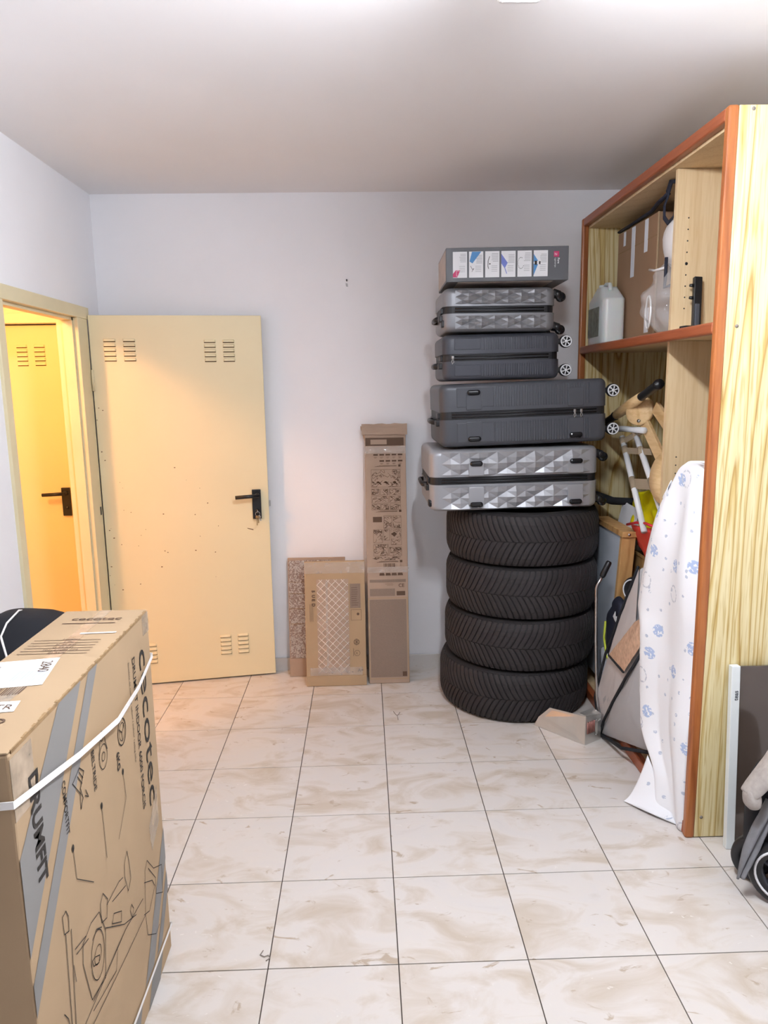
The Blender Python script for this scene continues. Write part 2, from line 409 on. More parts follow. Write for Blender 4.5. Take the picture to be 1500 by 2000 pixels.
for xa, xb in zip(xs, xs[1:]):
    for ya, yb in zip(ys, ys[1:]):
        if xb - xa > .01 and yb - ya > .01: add_tile(xa + G, xb - G, ya + G, yb - G)
sbuild(MB().box((XL - WT, YF - .1, H), (XR + .1, YB + .1, H + .1)), 'ceiling', 'ceiling')
sbuild(MB().box((XL, YB, -.08), (XR, YB + .1, H)), 'wall_back', 'wall')
sbuild(MB().box((XR, YF, -.08), (XR + .1, YB + .1, H)), 'wall_right', 'wall')
sbuild(MB().box((XL, YF - .1, -.08), (XR + .1, YF, H)), 'wall_front', 'wall')
wl = MB().box((XL - WT, YF - .1, -.08), (XL, DY0 - .05, H)).box((XL - WT, DY0 - .05, DZ + .05), (XL, DY1 + .05, H)).box((XL - WT, DY1 + .05, -.08), (XL, YB + .1, H))
sbuild(wl, 'wall_left', 'wall')
bb = sbuild(MB().box((XL, YB - .008, 0), (XR, YB - .001, .066)), 'baseboard_back', 'grout')
for xa, xb in zip(xs, xs[1:]):
    w2 = (xb - xa) / 2 - G
    o = MB().box((-w2, -.006, -.034), (w2, 0, .034)).build('skirting_tile', 'tile', bb, loc=((xa + xb) / 2, YB - .006, .034))
sbuild(MB().box((XL + .001, YF, 0), (XL + .012, DY0 - .06, .068)), 'baseboard_left', 'tile')

# corridor beyond the doorway
CX0, CY0, CYB, CH = -2.75, 1.2, 3.83, 2.30
sbuild(MB().box((CX0, CY0, -.08), (XL - .02, CYB, -.001)), 'floor_corridor', 'tile')
sbuild(MB().box((CX0, CY0, CH), (XL - WT, CYB + .1, CH + .1)), 'ceiling_corridor', 'corridor')
I0, I1, IZ = -2.33, -1.527, 1.842          # second door opening, in the far corridor wall
ce = MB().box((CX0, CYB, -.08), (I0, CYB + .1, CH)).box((I1, CYB, -.08), (XL - WT, CYB + .1, CH)).box((I0, CYB, IZ), (I1, CYB + .1, CH))
sbuild(ce, 'wall_corridor_end', 'corridor')
sbuild(MB().box((CX0 - .1, CY0, -.08), (CX0, CYB + .1, CH)), 'wall_corridor_side', 'corridor')
sbuild(MB().box((CX0, CY0 - .1, -.08), (XL - WT, CY0, CH)), 'wall_corridor_near', 'corridor')
sbuild(MB().box((XL - WT - .012, CY0, -.08), (XL - WT - .001, DY0 - .05, CH)).box((XL - WT - .012, DY0 - .05, DZ + .05), (XL - WT - .001, DY1 + .05, CH)), 'wall_corridor_inner', 'corridor')

# doors
lv = MB()
def louver_mesh():
    mb = MB()
    w_, h_, d_ = .0285, .0062, .007
    # pressed louver: half-hood opening downwards
    n = 6
    prof = [(0, h_), (-d_ * .75, h_ * .55), (-d_, -h_ * .2), (-d_, -h_)]
    vs = []; fs = []
    for sx, k in ((-1, 0.0), (-.82, 1.0), (.82, 1.0), (1, 0.0)):
        for (y, z) in prof: vs.append((sx * w_, y * k, z))
    for i in range(3):
        for j in range(3): a = i * 4 + j; fs.append((a, a + 4, a + 5, a + 1))
    return mb.add(vs, fs)
LOUV = louver_mesh().data('louver'); LOUV.materials.append(MAT['door'])
LGAP = MB().box((-.027, -.0012, -.0105), (.027, 0, -.0056)).data('louver_gap'); LGAP.materials.append(MAT['slot'])
def louvers(parent, cx, cz, mat=None, y=0):
    for col in (-.0445, .0445):
        for k in range(5):
            for me, nm in ((LOUV, 'louver'), (LGAP, 'louver_gap')):
                o = bpy.data.objects.new(nm, me); C.objects.link(o); o.parent = parent; o.location = (cx + col, y, cz + (2 - k) * .0225)
def lever_handle(parent, x, z, y):
    pl = MB().box((x - .022, y - .012, z - .075), (x + .022, y, z + .075), bev=.002).build('handle_plate', 'black', parent)
    mb = MB().tube([(x + .004, y - .01, z + .048), (x + .004, y - .05, z + .048)], .011, 12)
    mb.tube([(x + .012, y - .052, z + .048), (x - .105, y - .052, z + .043)], .0095, 12)
    mb.build('lever', 'black', pl)
    MB().tube([(x + .002, y - .012, z - .032), (x + .002, y - .0155, z - .032)], .009, 12).build('keyhole_rose', 'blackgloss', pl)
    return pl
# door_1: leaf swung open against the back wall
hx, hy = -1.285, 3.552
lw = .803
ang = math.atan2(3.680 - 3.552, .79)
d1 = struct('door_1', (hx, hy, 0), (0, 0, ang), 'cream yellow metal door with louvres and black lever handle, open against back wall')
LT = .04
lf = MB().box((0, 0, .008), (lw, LT, 1.852)).build('door_leaf', 'door', d1, bevel=.003)
MB().box((lw, .010, .97 - .07), (lw + .0015, .030, .97 + .07)).build('latch_plate', 'steel', d1)
MB().box((lw, .014, .905), (lw + .010, .026, .935), bev=.002).build('latch_bolt', 'steel', d1)
for cx, cz in ((.134, 1.693), (.597, 1.687), (.134, .172), (.597, .190)): louvers(lf, cx, cz)
hp = lever_handle(d1, .7425, .922, 0)
ch = MB()
for _ in range(42):
    a, b_ = random.uniform(.02, .55), random.gauss(.78, .22)
    if random.random() < .35: a = random.uniform(.005, .05); b_ = random.uniform(.3, 1.75)
    r = random.uniform(.0012, .0034)
    ch.add([(a + r * math.cos(t) * random.uniform(.6, 1.9), -.0006, b_ + r * math.sin(t)) for t in [k * PI / 3 for k in range(6)]], [list(range(6))])
ch.add([(.69, -.0006, .80), (.72, -.0006, .792), (.719, -.0006, .787), (.69, -.0006, .796)], [(0, 1, 2, 3)])
ch.build('paint_chips', 'chip', lf)
# frame of door_1 in the left wall
fr = struct('trim_1', (XL, DY0, 0), label='cream painted metal door frame around the doorway')
def jamb(name, y0, y1, z0, z1):
    MB().box((-WT - .014, y0 - DY0, z0), (.012, y1 - DY0, z1)).build(name, 'frame', fr, bevel=.003)
jamb('jamb', DY0 - .05, DY0, 0, DZ)
jamb('jamb', DY1, DY1 + .115, 0, DZ)
jamb('header', DY0 - .05, DY1 + .145, DZ, DZ + .055)
MB().box((-.055, DY1 - .014 - DY0, 0), (-.01, DY1 - DY0, DZ)).build('door_stop', 'frame', fr)
MB().box((-.055, 0, DZ - .014), (-.01, DY1 - DY0, DZ)).build('door_stop', 'frame', fr)
MB().box((.0121, DY1 + .085 - DY0, .905), (.0135, DY1 + .1 - DY0, .945)).build('bolt_slot', 'black', fr)
for z in (.35, 1.55): MB().tube([(.0085 + .012, DY1 + .108 - DY0, z - .05), (.0085 + .012, DY1 + .108 - DY0, z + .05)], .007, 10).build('hinge', 'frame', fr)
# door_2: closed door across the corridor
d2 = struct('door_2', (I0, CYB + .03, 0), label='yellow louvred metal door at the end of the corridor, black lever handle')
l2 = MB().box((.01, 0, .008), (I1 - I0 - .01, .04, IZ - .006)).build('door_leaf', 'door2', d2, bevel=.003)
for cx, cz in ((-1.697 - I0, 1.688), (-2.15 - I0, 1.688), (-1.697 - I0, .18), (-2.15 - I0, .18)): louvers(l2, cx, cz)
lever_handle(d2, -1.582 - I0, .925, 0)
f2 = struct('trim_2', (I1, CYB, 0), label='cream frame beside the corridor door')
MB().box((.0, -.02, 0), (.062, 0, IZ + .05)).build('jamb', 'corridor', f2, bevel=.003)
MB().box((I0 - I1 - .062, -.02, 0), (I0 - I1, 0, IZ + .05)).build('jamb', 'corridor', f2, bevel=.003)
MB().box((I0 - I1, -.02, IZ), (0, 0, IZ + .05)).build('header', 'corridor', f2, bevel=.003)

# lamps
lp = thing('fluorescent_lamp', 'white fluorescent batten lamp on the ceiling, only its end in view', 'lamp', (.325, 1.06, H))
for y in (.10, .38): MB().tube([(0, y, 0), (0, y, -.095)], .006, 8).build('hanger_rod', 'white', lp)
MB().box((-.010, .0, -.108), (.010, .52, -.092), bev=.004).build('housing', 'white', lp)
MB().lathe([(0, 0), (.040, 0), (.040, .50), (0, .50)], 20, Matrix.Translation((0, .02, -.145)) @ Matrix.Rotation(-PI / 2, 4, 'X')).build('diffuser', 'glow', lp)
MB().box((-.043, .515, -.188), (.043, .535, -.098), bev=.008).build('end_cap', 'white', lp)
MB().box((-.043, -.002, -.188), (.043, .02, -.098), bev=.008).build('end_cap', 'white', lp)
cl = thing('corridor_lamp', 'warm globe lamp on the corridor ceiling beyond the doorway', 'lamp', (-1.80, 2.50, CH))
MB().lathe([(.0, -.0), (.07, -.0), (.07, -.02), (.0, -.02)], 24).build('base', 'white', cl)
MB().lathe([(.055, -.02), (.075, -.05), (.07, -.09), (.04, -.12), (0, -.13)], 24).build('globe', 'warmglow', cl)
ld = bpy.data.lights.new('bulb', 'POINT'); ld.energy = WARM_POWER; ld.color = (1, .50, .19); ld.shadow_soft_size = .07
lo = bpy.data.objects.new('bulb', ld); C.objects.link(lo); lo.parent = cl; lo.location = (0, 0, -.22)

# ---------------------------------------------------------------- wardrobe without doors
WX, WY0, WY1, WZ = 1.044, 2.176, 3.605, 2.267   # front plane, near side, far side, top
wd = thing('wardrobe', 'tall open pine wardrobe with cherry brown trim standing on the right', 'wardrobe', (WX, WY0, 0), (0, 0, -.006))
D = .56; WL = WY1 - WY0
def wbox(name, mat, a, b, bev=0, parent=wd): return MB().box(a, b).build(name, mat, parent, bevel=bev)
sp = wbox('side_panel', 'pine', (.03, 0, .004), (D, .024, WZ - .002), .001)
for x, z in ((.07, WZ - .012), (.062, 1.66), (.05, .075)):
    MB().tube([(x, -.0008, z), (x, .001, z)], .0055, 10).build('screw_cap', 'dust', sp)
wbox('side_panel', 'pine', (.03, WL - .024, .004), (D, WL, WZ - .002), .001)
MB().box((0, -.001, 0), (.031, .026, WZ), bev=.007).build('front_trim', 'cherryz', wd)
MB().box((0, WL - .026, 0), (.031, WL + .001, WZ), bev=.007).build('front_trim', 'cherryz', wd)
MB().box((.002, .027, WZ - .036), (.03, WL - .027, WZ), bev=.006).build('top_rail', 'cherry', wd)
wbox('top_panel', 'beech', (.03, .024, WZ - .045), (D, WL - .024, WZ - .022))
MB().box((.002, .027, .0), (.03, WL - .027, .05), bev=.006).build('bottom_rail', 'cherry', wd)
wbox('bottom_panel', 'beech', (.03, .024, .03), (D, WL - .024, .05))
sh = wbox('shelf', 'beech', (.03, .024, 1.645), (D - .012, WL - .024, 1.674))
MB().box((.001, .027, 1.640), (.031, WL - .027, 1.676), bev=.008).build('shelf_trim', 'cherry', sh)
wbox('back_panel', 'beech', (D - .01, .024, .05), (D, WL - .024, WZ - .045))
DVX, DVY = .048, .447
for z0, z1 in ((1.675, WZ - .046), (.051, 1.644)):
    dv = wbox('divider', 'beech', (DVX, DVY, z0), (D - .012, DVY + .018, z1))
    hole = MB()
    for k in range(9 if z0 > 1 else 3):
        zz = (2.06 - k * .038) if z0 > 1 else 1.23 - k * .03
        hole.tube([(DVX + .045, DVY - .0006, zz), (DVX + .045, DVY + .002, zz)], .0026 if k != 4 else .0055, 8)
    hole.build('peg_holes', 'black', dv, kind='stuff')

# ---------------------------------------------------------------- tyres
def tread_mesh(R, W, side, n=84):
    """raised curved lugs, herringbone; side = direction of the arrow"""
    mb = MB(); half = W / 2
    def prof(t):            # t 0 centre .. 1 shoulder -> radius, |z|
        return R - .002 - .020 * max(0, t - .55) ** 1.6 * 3.0, t * half * .93
    st = [0, .12, .3, .5, .68, .82, .93, 1.0]
    pitch = 2 * PI / n
    for up in (1, -1):
        for k in range(n):
            vs = []; fs = []
            for t in st:
                r, z = prof(t); sl = -side * (2.6 * t - .7 * t * t) * pitch
                a0 = k * pitch + (.5 * pitch if up < 0 else 0) + sl; wd_ = pitch * (.74 - .1 * t * (t > .9))
                for rr in (r, r - .007):
                    for a in (a0, a0 + wd_): vs.append((rr * math.cos(a), rr * math.sin(a), up * max(z, .0012)))
            for i in range(len(st) - 1):
                b0, b1 = i * 4, (i + 1) * 4
                fs += [(b0, b0 + 1, b1 + 1, b1), (b0, b1, b1 + 2, b0 + 2), (b0 + 1, b0 + 3, b1 + 3, b1 + 1)]
            fs += [(0, 2, 3, 1), (len(vs) - 4, len(vs) - 3, len(vs) - 1, len(vs) - 2)]
            mb.add(vs, fs)
    return mb
R_T, W_T = .357, .240
carc = [(.232, -.086), (.245, -.104), (.285, -.1185), (.322, -.113), (.340, -.098), (.3465, -.06), (.3485, 0), (.3465, .06), (.340, .098), (.322, .113), (.285, .1185), (.245, .104), (.232, .086), (.226, .05), (.224, 0), (.226, -.05)]
CARC = MB().lathe(carc, 96, closed=True).data('carcass'); CARC.materials.append(MAT['rubber'])
TRD = {}
for s_ in (1, -1):
    TRD[s_] = tread_mesh(.356, .232, s_).data('tread'); TRD[s_].materials.append(MAT['tread'])
tyres = [(.706, 3.365, 1, 'worn black winter tyre at the bottom of the stack, standing on the tiles'),
         (.730, 3.367, -1, 'black winter tyre second from the bottom of the tyre stack'),
         (.737, 3.372, -1, 'black winter tyre third from the bottom of the tyre stack'),
         (.739, 3.376, 1, 'topmost black winter tyre of the stack, under the large silver suitcase')]
for i, (x, y, s_, lb) in enumerate(tyres):
    t = thing('car_tyre', lb, 'tyre', (x, y, .0005 + i * .2375), (0, 0, i * .9), 'stacked winter tyres')
    for me, nm in ((CARC, 'carcass'), (TRD[s_], 'tread')):
        o = bpy.data.objects.new(nm, me); C.objects.link(o); o.parent = t; o.location = (0, 0, .1187)

# ---------------------------------------------------------------- suitcases lying on their sides
def wheel_unit(parent, x, y, z, kind, sz=1.0):
    """x,y,z: where the wheel fork leaves the shell end"""
    if kind == 'spoked':
        r = .026 * sz
        br = MB().box((x - .004, y - .012, z - .010), (x + .03, y + .03, z + .012), bev=.004)
        br.build('wheel_fork', 'black', parent)
        c = (x + .036, y - .004, z)
        wh = MB().lathe([(r * .3, -.010), (r, -.010), (r * 1.08, -.006), (r * 1.08, .010), (r * .9, .014), (r * .3, .014)], 28, at(c, (0, 1, 0))).build('wheel', 'black', parent)
        rim = MB().lathe([(r * .80, -.0005), (r * .80, -.003), (r * .98, -.003), (r * .98, -.0005)], 28, at((c[0], c[1] - .010, c[2]), (0, 1, 0)), closed=True)
        rim.lathe([(0, -.004), (r * .26, -.004), (r * .26, 0)], 14, at((c[0], c[1] - .010, c[2]), (0, 1, 0)))
        for k in range(6):
            a = k * PI / 3 + .3
            for da in (-.13, .13):
                p0 = Vector((c[0] + r * .2 * math.cos(a), c[1] - .012, c[2] + r * .2 * math.sin(a)))
                p1 = Vector((c[0] + r * .86 * math.cos(a + da), c[1] - .012, c[2] + r * .86 * math.sin(a + da)))
                rim.tube([p0, p1], r * .055, 5)
        rim.build('hub_cap', 'wheelwhite', wh)
    else:
        mb = MB().box((x - .006, y - .022, z - .014), (x + .012, y + .03, z + .014), bev=.005)
        mb.tube([(x, y, z), (x + .022, y - .002, z - .006), (x + .036, y - .004, z - .020)], [.020, .019, .015], 10)
        mb.build('wheel_fork', 'black', parent)
        MB().lathe([(0, -.012), (.017, -.012), (.020, -.008), (.020, .008), (.017, .012), (0, .012)], 20, at((x + .032, y - .004, z - .016), (0, 1, 0))).build('wheel', 'blackgloss', parent)
def suitcase(name, label, loc, L, W, T, style, mat, tilt=0, yaw=0, big=True, r=.035):
    """origin at the bottom front-left corner; length x, width y, thickness z"""
    t = thing(name, label, 'suitcase', loc, (0, -tilt, yaw), 'stacked hard shell suitcases')
    band = .034 if big else .030; hs = (T - band) / 2
    for k, z0 in enumerate((0, hs + band)):
        bm = bmesh.new(); bmesh.ops.create_cube(bm, size=1)
        for v in bm.verts: v.co = Vector(((v.co.x + .5) * L, (v.co.y + .5) * W, z0 + (v.co.z + .5) * hs))
        vert = [e for e in bm.edges if abs(e.verts[0].co.z - e.verts[1].co.z) > .01]
        bmesh.ops.bevel(bm, geom=vert, offset=.045 if big else .04, segments=6, profile=.5, affect='EDGES')
        outer = z0 if k == 0 else z0 + hs
        rim = [e for e in bm.edges if all(abs(v.co.z - outer) < 1e-5 for v in e.verts)]
        bmesh.ops.bevel(bm, geom=rim, offset=.026, segments=5, profile=.5, affect='EDGES')
        bm.verts.index_update()
        sh_ = MB(); sh_.add([v.co.copy() for v in bm.verts], [[v.index for v in f.verts] for f in bm.faces], None, True); bm.free()
        so = sh_.build('shell', mat, t)
        md = so.modifiers.new('edge', 'EDGE_SPLIT'); md.split_angle = .9
        zi0, zi1 = (z0 + .012, z0 + hs - .010) if k == 0 else (z0 + .010, z0 + hs - .012)
        x0, x1 = .05, L - .04
        if style == 'facet':
            nx = int(round((x1 - x0) / (.078 if big else .052))); nz = 2; hg = .017 if big else .012
            dx = (x1 - x0) / nx; dz = (zi1 - zi0) / nz
            fm = MB()
            def hgt(i, j):              # half-step lattice: stars sink at alternate nodes, ridges run between them
                if i in (0, 2 * nx): return .002
                if i % 2 and j % 2: v_ = .10
                elif i % 2 or j % 2: v_ = .85
                else: v_ = 0 if (i // 2 + j // 2 + k) % 2 == 0 else 1.0
                if j in (0, 2 * nz): v_ *= .8
                return .002 + hg * v_
            P = lambda i, j: (x0 + i * dx / 2, -hgt(i, j), zi0 + j * dz / 2)
            for i in range(1, 2 * nx, 2):
                for j in range(1, 2 * nz, 2):
                    ring_ = [P(i - 1, j - 1), P(i, j - 1), P(i + 1, j - 1), P(i + 1, j), P(i + 1, j + 1), P(i, j + 1), P(i - 1, j + 1), P(i - 1, j)]
                    fm.add([P(i, j)] + ring_, [(0, 1 + q, 1 + (q + 1) % 8) for q in range(8)])
            # side skirts so the panel is solid against the shell
            fm.add([(x0, .002, zi0), (x1, .002, zi0), (x1, .002, zi1), (x0, .002, zi1), (x0, -.001, zi0), (x1, -.001, zi0), (x1, -.001, zi1), (x0, -.001, zi1)], [(0, 1, 5, 4), (1, 2, 6, 5), (2, 3, 7, 6), (3, 0, 4, 7)])
            fm.build('faceted_panel', mat, so)
        else:
            rb = MB(); n = 36 if big else 28; a0, a1 = L * .33, L * .90
            for i in range(n):
                x = a0 + (a1 - a0) * i / n; rb.box((x, -.0034, zi0 + .006), (x + (a1 - a0) / n * .55, .001, zi1 - .004))
            rb.build('ribs', mat, so, kind='stuff')
            MB().box((L * .10, -.0030, zi0 + .008), (L * .32, .001, zi1 - .006)).build('smooth_panel', mat, so, bevel=.0015)
        if big:
            for fx in ((.27, .855) if style == 'facet' else (.20, .805)):
                xc = fx * L; y0 = -.0195 if style == 'facet' else -.0050
                zc = (zi0 + .020 if k == 0 else zi0 + .048) if style == 'facet' else (zi0 + .022 if k == 0 else zi1 - .026)
                MB().box((xc - .032, y0, (zc - .004) if k == 0 else zi0 - .004), (xc + .034, .001, zi1 if k == 0 else zc + .004)).build('foot_plate', mat, so, bevel=.002)
                if not (style != 'facet' and fx > .5 and k == 1):
                    MB().box((xc - .027, y0 - .011, zc - .0105), (xc + .027, y0 + .002, zc + .0105), bev=.009).build('foot', 'blackgloss', so)
    zc = hs + band / 2
    zb = MB()
    bm = bmesh.new(); bmesh.ops.create_cube(bm, size=1)
    for v in bm.verts: v.co = Vector((.004 + (v.co.x + .5) * (L - .008), .004 + (v.co.y + .5) * (W - .008), zc + v.co.z * band))
    bmesh.ops.bevel(bm, geom=[e for e in bm.edges if abs(e.verts[0].co.z - e.verts[1].co.z) > .01], offset=.042, segments=6, profile=.5, affect='EDGES')
    bm.verts.index_update(); zb.add([v.co.copy() for v in bm.verts], [[v.index for v in f.verts] for f in bm.faces]); bm.free()
    zo = zb.build('zip_band', 'zip', t)
    zl = MB()
    for dz in (-.006, .006): zl.tube([(.05, .0025, zc + dz), (L - .05, .0025, zc + dz)], .0035, 6)
    zl.build('zip_piping', 'black', zo, kind='stuff')
    zx = {'facet': None}.get(style, L * .80 if big else L * .085)
    if zx:
        zp = MB()
        for d in (0, .028) if big else (0,):
            zp.box((zx + d - .005, -.006, zc - .006), (zx + d + .005, .002, zc + .008), bev=.002)
            zp.tube([(zx + d, -.006, zc - .002), (zx + d - .005, -.008, zc - .014), (zx + d - .003, -.007, zc - .026), (zx + d + .004, -.007, zc - .018), (zx + d, -.006, zc - .002)], .0016, 6)
        zp.build('zip_pull', 'steel', zo, kind='stuff')
    # carry handle and lock at the left (top) end
    hb = MB().tube([(.002, W * .30, zc - .03), (-.018, W * .32, zc - .03), (-.020, W * .5, zc - .03), (-.018, W * .68, zc - .03), (.002, W * .70, zc - .03)], .009, 8, flat=1.3)
    hb.box((-.014, W * .10, zc - .045), (.004, W * .26, zc - .020), bev=.004); hb.box((-.006, .05, zc - .012), (.008, W * .26, zc + .012), bev=.003)
    hb.build('carry_handle', 'black', t)
    if style == 'facet': MB().box((-.006, .02, .02), (.02, .06, .05), bev=.006).build('corner_bumper', 'black', t)
    # wheels at the right (bottom) end
    for zz, kk in ((hs * (.30 if style == 'facet' else .42), 0), (T - hs * (.30 if style == 'facet' else .46), 1)):
        for yy in (.05, W - .07):
            wheel_unit(t, L - .002, yy, zz, 'spoked' if style == 'ribbed' else 'caster', 1.0 if big else .95)
    return t
suitcase('hard_suitcase', 'large silver suitcase with star facet pattern, resting directly on the tyres', (.283, 3.115, .957), .737, .50, .268, 'facet', 'silver', tilt=.012)
suitcase('hard_suitcase', 'large charcoal ribbed suitcase lying on the large silver suitcase', (.330, 3.115, 1.236), .722, .49, .268, 'ribbed', 'charcoal', tilt=.026)
suitcase('hard_suitcase', 'small charcoal ribbed cabin suitcase between the small silver and large charcoal suitcases', (.340, 3.125, 1.5185), .500, .36, .192, 'ribbed', 'charcoal2', tilt=.012, big=False)
suitcase('hard_suitcase', 'small silver faceted cabin suitcase directly under the printed retail box', (.342, 3.13, 1.722), .475, .36, .180, 'facet', 'silver2', tilt=.0, yaw=.0, big=False)
# dark glossy retail box on top
bx = thing('retail_box', 'dark grey printed retail box with six picture panels, on top of the suitcases', 'box', (.352, 3.11, 1.921), (0, -.005, -.02))
bl, bw_, bh = .505, .37, .135
MB().box((0, 0, 0), (bl, bw_, bh)).build('carton', 'boxdark', bx, bevel=.002)
MB().box((-.001, .01, .008), (0, bw_ - .01, bh - .008)).build('end_print', 'boxside', bx)
MB().box((.05, .012, -.001), (bl - .06, bw_ - .02, 0)).build('bottom_print', 'boxside', bx)
pc = Print((0, 0, 0), (1, 0, 0), (0, 0, 1)); pw = .0585
cards = []
for k in range(6):
    a = .028 + k * .0665; cards.append(a); Print((0, 0, 0), (1, 0, 0), (0, 0, 1)).rect(a, .016, a + pw, .119).build('picture_card', 'cardwhite', bx)
tx = Print((0, -.0006, 0), (1, 0, 0), (0, 0, 1))
for k, a in enumerate(cards):
    for j in range(6): tx.rect(a + .03 + random.uniform(-.004, .002), .108 - j * .006 - (.0 if k % 2 == 0 else .006), a + .054, .1105 - j * .006 - (.0 if k % 2 == 0 else .006))
    for j in range(4): tx.rect(a + .026, .060 - j * .007, a + .05, .062 - j * .007)
tx.build('caption_text', 'greytext', bx, kind='stuff')
b1 = Print((0, -.0009, 0), (1, 0, 0), (0, 0, 1)); a = cards[1]
b1.poly([(a + .012, .118), (a + .05, .118), (a + .014, .072), (a + .002, .080)]); a = cards[5]
b1.poly([(a, .105), (a + .018, .078), (a, .074)]); b1.poly([(a, .066), (a + .018, .064), (a, .02)]); b1.build('picture_blue', 'blue', bx, kind='stuff')
b2 = Print((0, -.0009, 0), (1, 0, 0), (0, 0, 1)); a = cards[3]; b2.poly([(a, .108), (a, .07), (a + .014, .05), (a + .026, .072)]); b2.line([(a + .014, .052), (a + .022, .03)], .003); b2.build('picture_violet', 'violet', bx)
b3 = Print((0, -.0009, 0), (1, 0, 0), (0, 0, 1)); a = cards[0]
b3.poly([(a, .018), (a, .032), (a + .012, .046), (a + .03, .046), (a + .018, .018)]); b3.rect(bl - .062, .092, bl - .04, .114); b3.build('picture_magenta', 'magenta', bx, kind='stuff')
b4 = Print((0, -.0010, 0), (1, 0, 0), (0, 0, 1)); a = cards[2]
b4.line([(a + .018, .098), (a + .012, .08), (a + .011, .06), (a + .014, .05)], .0025); b4.disc(a + .019, .069, .003, 8)
a = cards[4]
for k in range(14): an = 1.2 + k * .35; b4.disc(a + .014 + .012 * math.cos(an), .07 + .022 * math.sin(an), .0016, 6)
a = cards[1]; b4.line([(a + .006, .062), (a + .014, .048), (a + .02, .052), (a + .012, .04)], .0016)
a = cards[5]; b4.rect(a + .004, .062, a + .014, .078); b4.rect(a + .022, .064, a + .028, .076); b4.build('picture_black', 'ink', bx, kind='stuff')
b5 = Print((0, -.0012, 0), (1, 0, 0), (0, 0, 1)); b5.text('hi', bl - .059, .098, .016, ang=0); b5.frame(cards[0] + .014, .022, cards[0] + .046, .044, .0015)
b5.text('Pure', bl - .046, .088, .012, ang=-PI / 2, bold=.0003); b5.text('Lightstrips', bl - .058, .088, .009, ang=-PI / 2); b5.build('white_lettering', 'cardwhite', bx, kind='stuff')

# ---------------------------------------------------------------- flat packs leaning on the back wall
def lean(y_bottom, y_top, z_top): return math.atan2(y_top - y_bottom, z_top)
# speckled panel
pn = thing('wrapped_panel', 'thin tan panel in glittering speckled wrap, leaning beside the open door', 'panel', (-.412, 3.640, .001), (-lean(3.64, 3.715, .628), 0, 0))
MB().box((0, 0, 0), (.30, .016, .628)).build('board', 'kraft2', pn, bevel=.002)
def wrapfn(u, v):
    x = .004 + u * .22; z = .10 + v * .515
    return (x, -.0022 - .0018 * abs(noise.noise(Vector((x * 60, z * 60, 0)))), z)
MB().grid(wrapfn, 46, 100, smooth=False).build('foil_wrap', 'speckle', pn)
sm = MB()
for z in (.44, .36, .28, .50): sm.box((.003, -.0046, z), (.09, -.002, z + .0025))
sm.build('wrap_seam', 'kraftedge', pn, kind='stuff')
# short carton with white net
sc = thing('flat_carton', 'short flat cardboard carton with white lattice net window, taped at top and bottom', 'carton', (-.316, 3.508, .001), (-lean(3.508, 3.60, .634), 0, .002))
w_, h_, d_ = .306, .636, .035
MB().box((0, 0, 0), (w_, d_, h_)).build('carton', 'kraft', sc, bevel=.003)
MB().box((.060, -.0015, .063), (.222, .0005, .545)).build('window_backing', 'kraft2', sc)
lt = MB(); x0, x1, z0, z1 = .062, .220, .066, .543
sp_ = .0375
k = -40
def clipseg(xa, za, sgn):
    pts = []
    for t in [i * .0008 for i in range(0, 1400)]:
        x = xa + t; z = za + sgn * t
        if x0 <= x <= x1 and z0 <= z <= z1: pts.append((x, z))
    return (pts[0], pts[-1]) if len(pts) > 4 else None
for sgn in (1, -1):
    for k in range(-30, 45):
        s2 = clipseg(x0, z0 + k * sp_, sgn)
        if s2: (a, b_), (c_, e_) = s2; lt.tube([(a, -.0025, b_), (c_, -.0025, e_)], .0014, 4)
lt.build('lattice_net', 'whitefilm', sc, kind='stuff')
def crinkle(x0, x1, z0, z1, nu, nv, y=-.003, amp=.0035, fq=40):
    return MB().grid(lambda u, v: (x0 + u * (x1 - x0), y - amp * abs(noise.noise(Vector(((x0 + u * (x1 - x0)) * fq, (z0 + v * (z1 - z0)) * fq * 2.4, 3.1)))), z0 + v * (z1 - z0)), nu, nv, smooth=False)
crinkle(.0, w_, .575, .632, 40, 14).build('clear_tape', 'shine', sc)
crinkle(.02, w_ - .02, .055, .095, 36, 10, y=-.004).build('clear_tape', 'shine', sc)
crinkle(.105, .117, .1, .54, 5, 60, y=-.004, amp=.004).build('film_crease', 'shine', sc)
pr_ = Print((0, -.0004, 0), (1, 0, 0), (0, 0, 1))
pr_.rect(.228, .395, .282, .52); 
pr_.build('grey_panel_print', 'tanpanel', sc)
pi = Print((0, -.0012, 0), (1, 0, 0), (0, 0, 1))
for k, s in enumerate('5UED'): pi.text(s, .036, .49 - k * .022, .022, ang=-PI / 2, bold=.0012)
for k in range(3): pi.rect(.024 + k * .007, .33, .0255 + k * .007, .42)
for k in range(9): pi.rect(.236, .41 + k * .011, .236 + random.uniform(.02, .036), .4125 + k * .011)
pi.disc(.268, .365, .007, 12); pi.frame(.232, .333, .285, .388, .0015)
pi.ring(.258, .222, .014, .002); pi.line([(.248, .212), (.268, .232)], .002); pi.line([(.248, .232), (.268, .212)], .002); pi.line([(.258, .206), (.258, .238)], .002)
pi.ring(.26, .165, .014, .002); pi.text('R', .254, .159, .016); pi.rect(.24, .15, .242, .19)
pi.line([(.200, .042), (.226, .042), (.213, .018)], .003, True); pi.ring(.175, .032, .010, .002); pi.rect(.094, .022, .112, .044); pi.text('xwinb', .114, .024, .016); pi.text('A+', .262, .07, .022, bold=.001)
pi.build('carton_print', 'brownink', sc, kind='stuff')
MB().box((.0, -.004, .0), (w_, 0, .05)).build('bottom_flap', 'kraft', sc, bevel=.002)
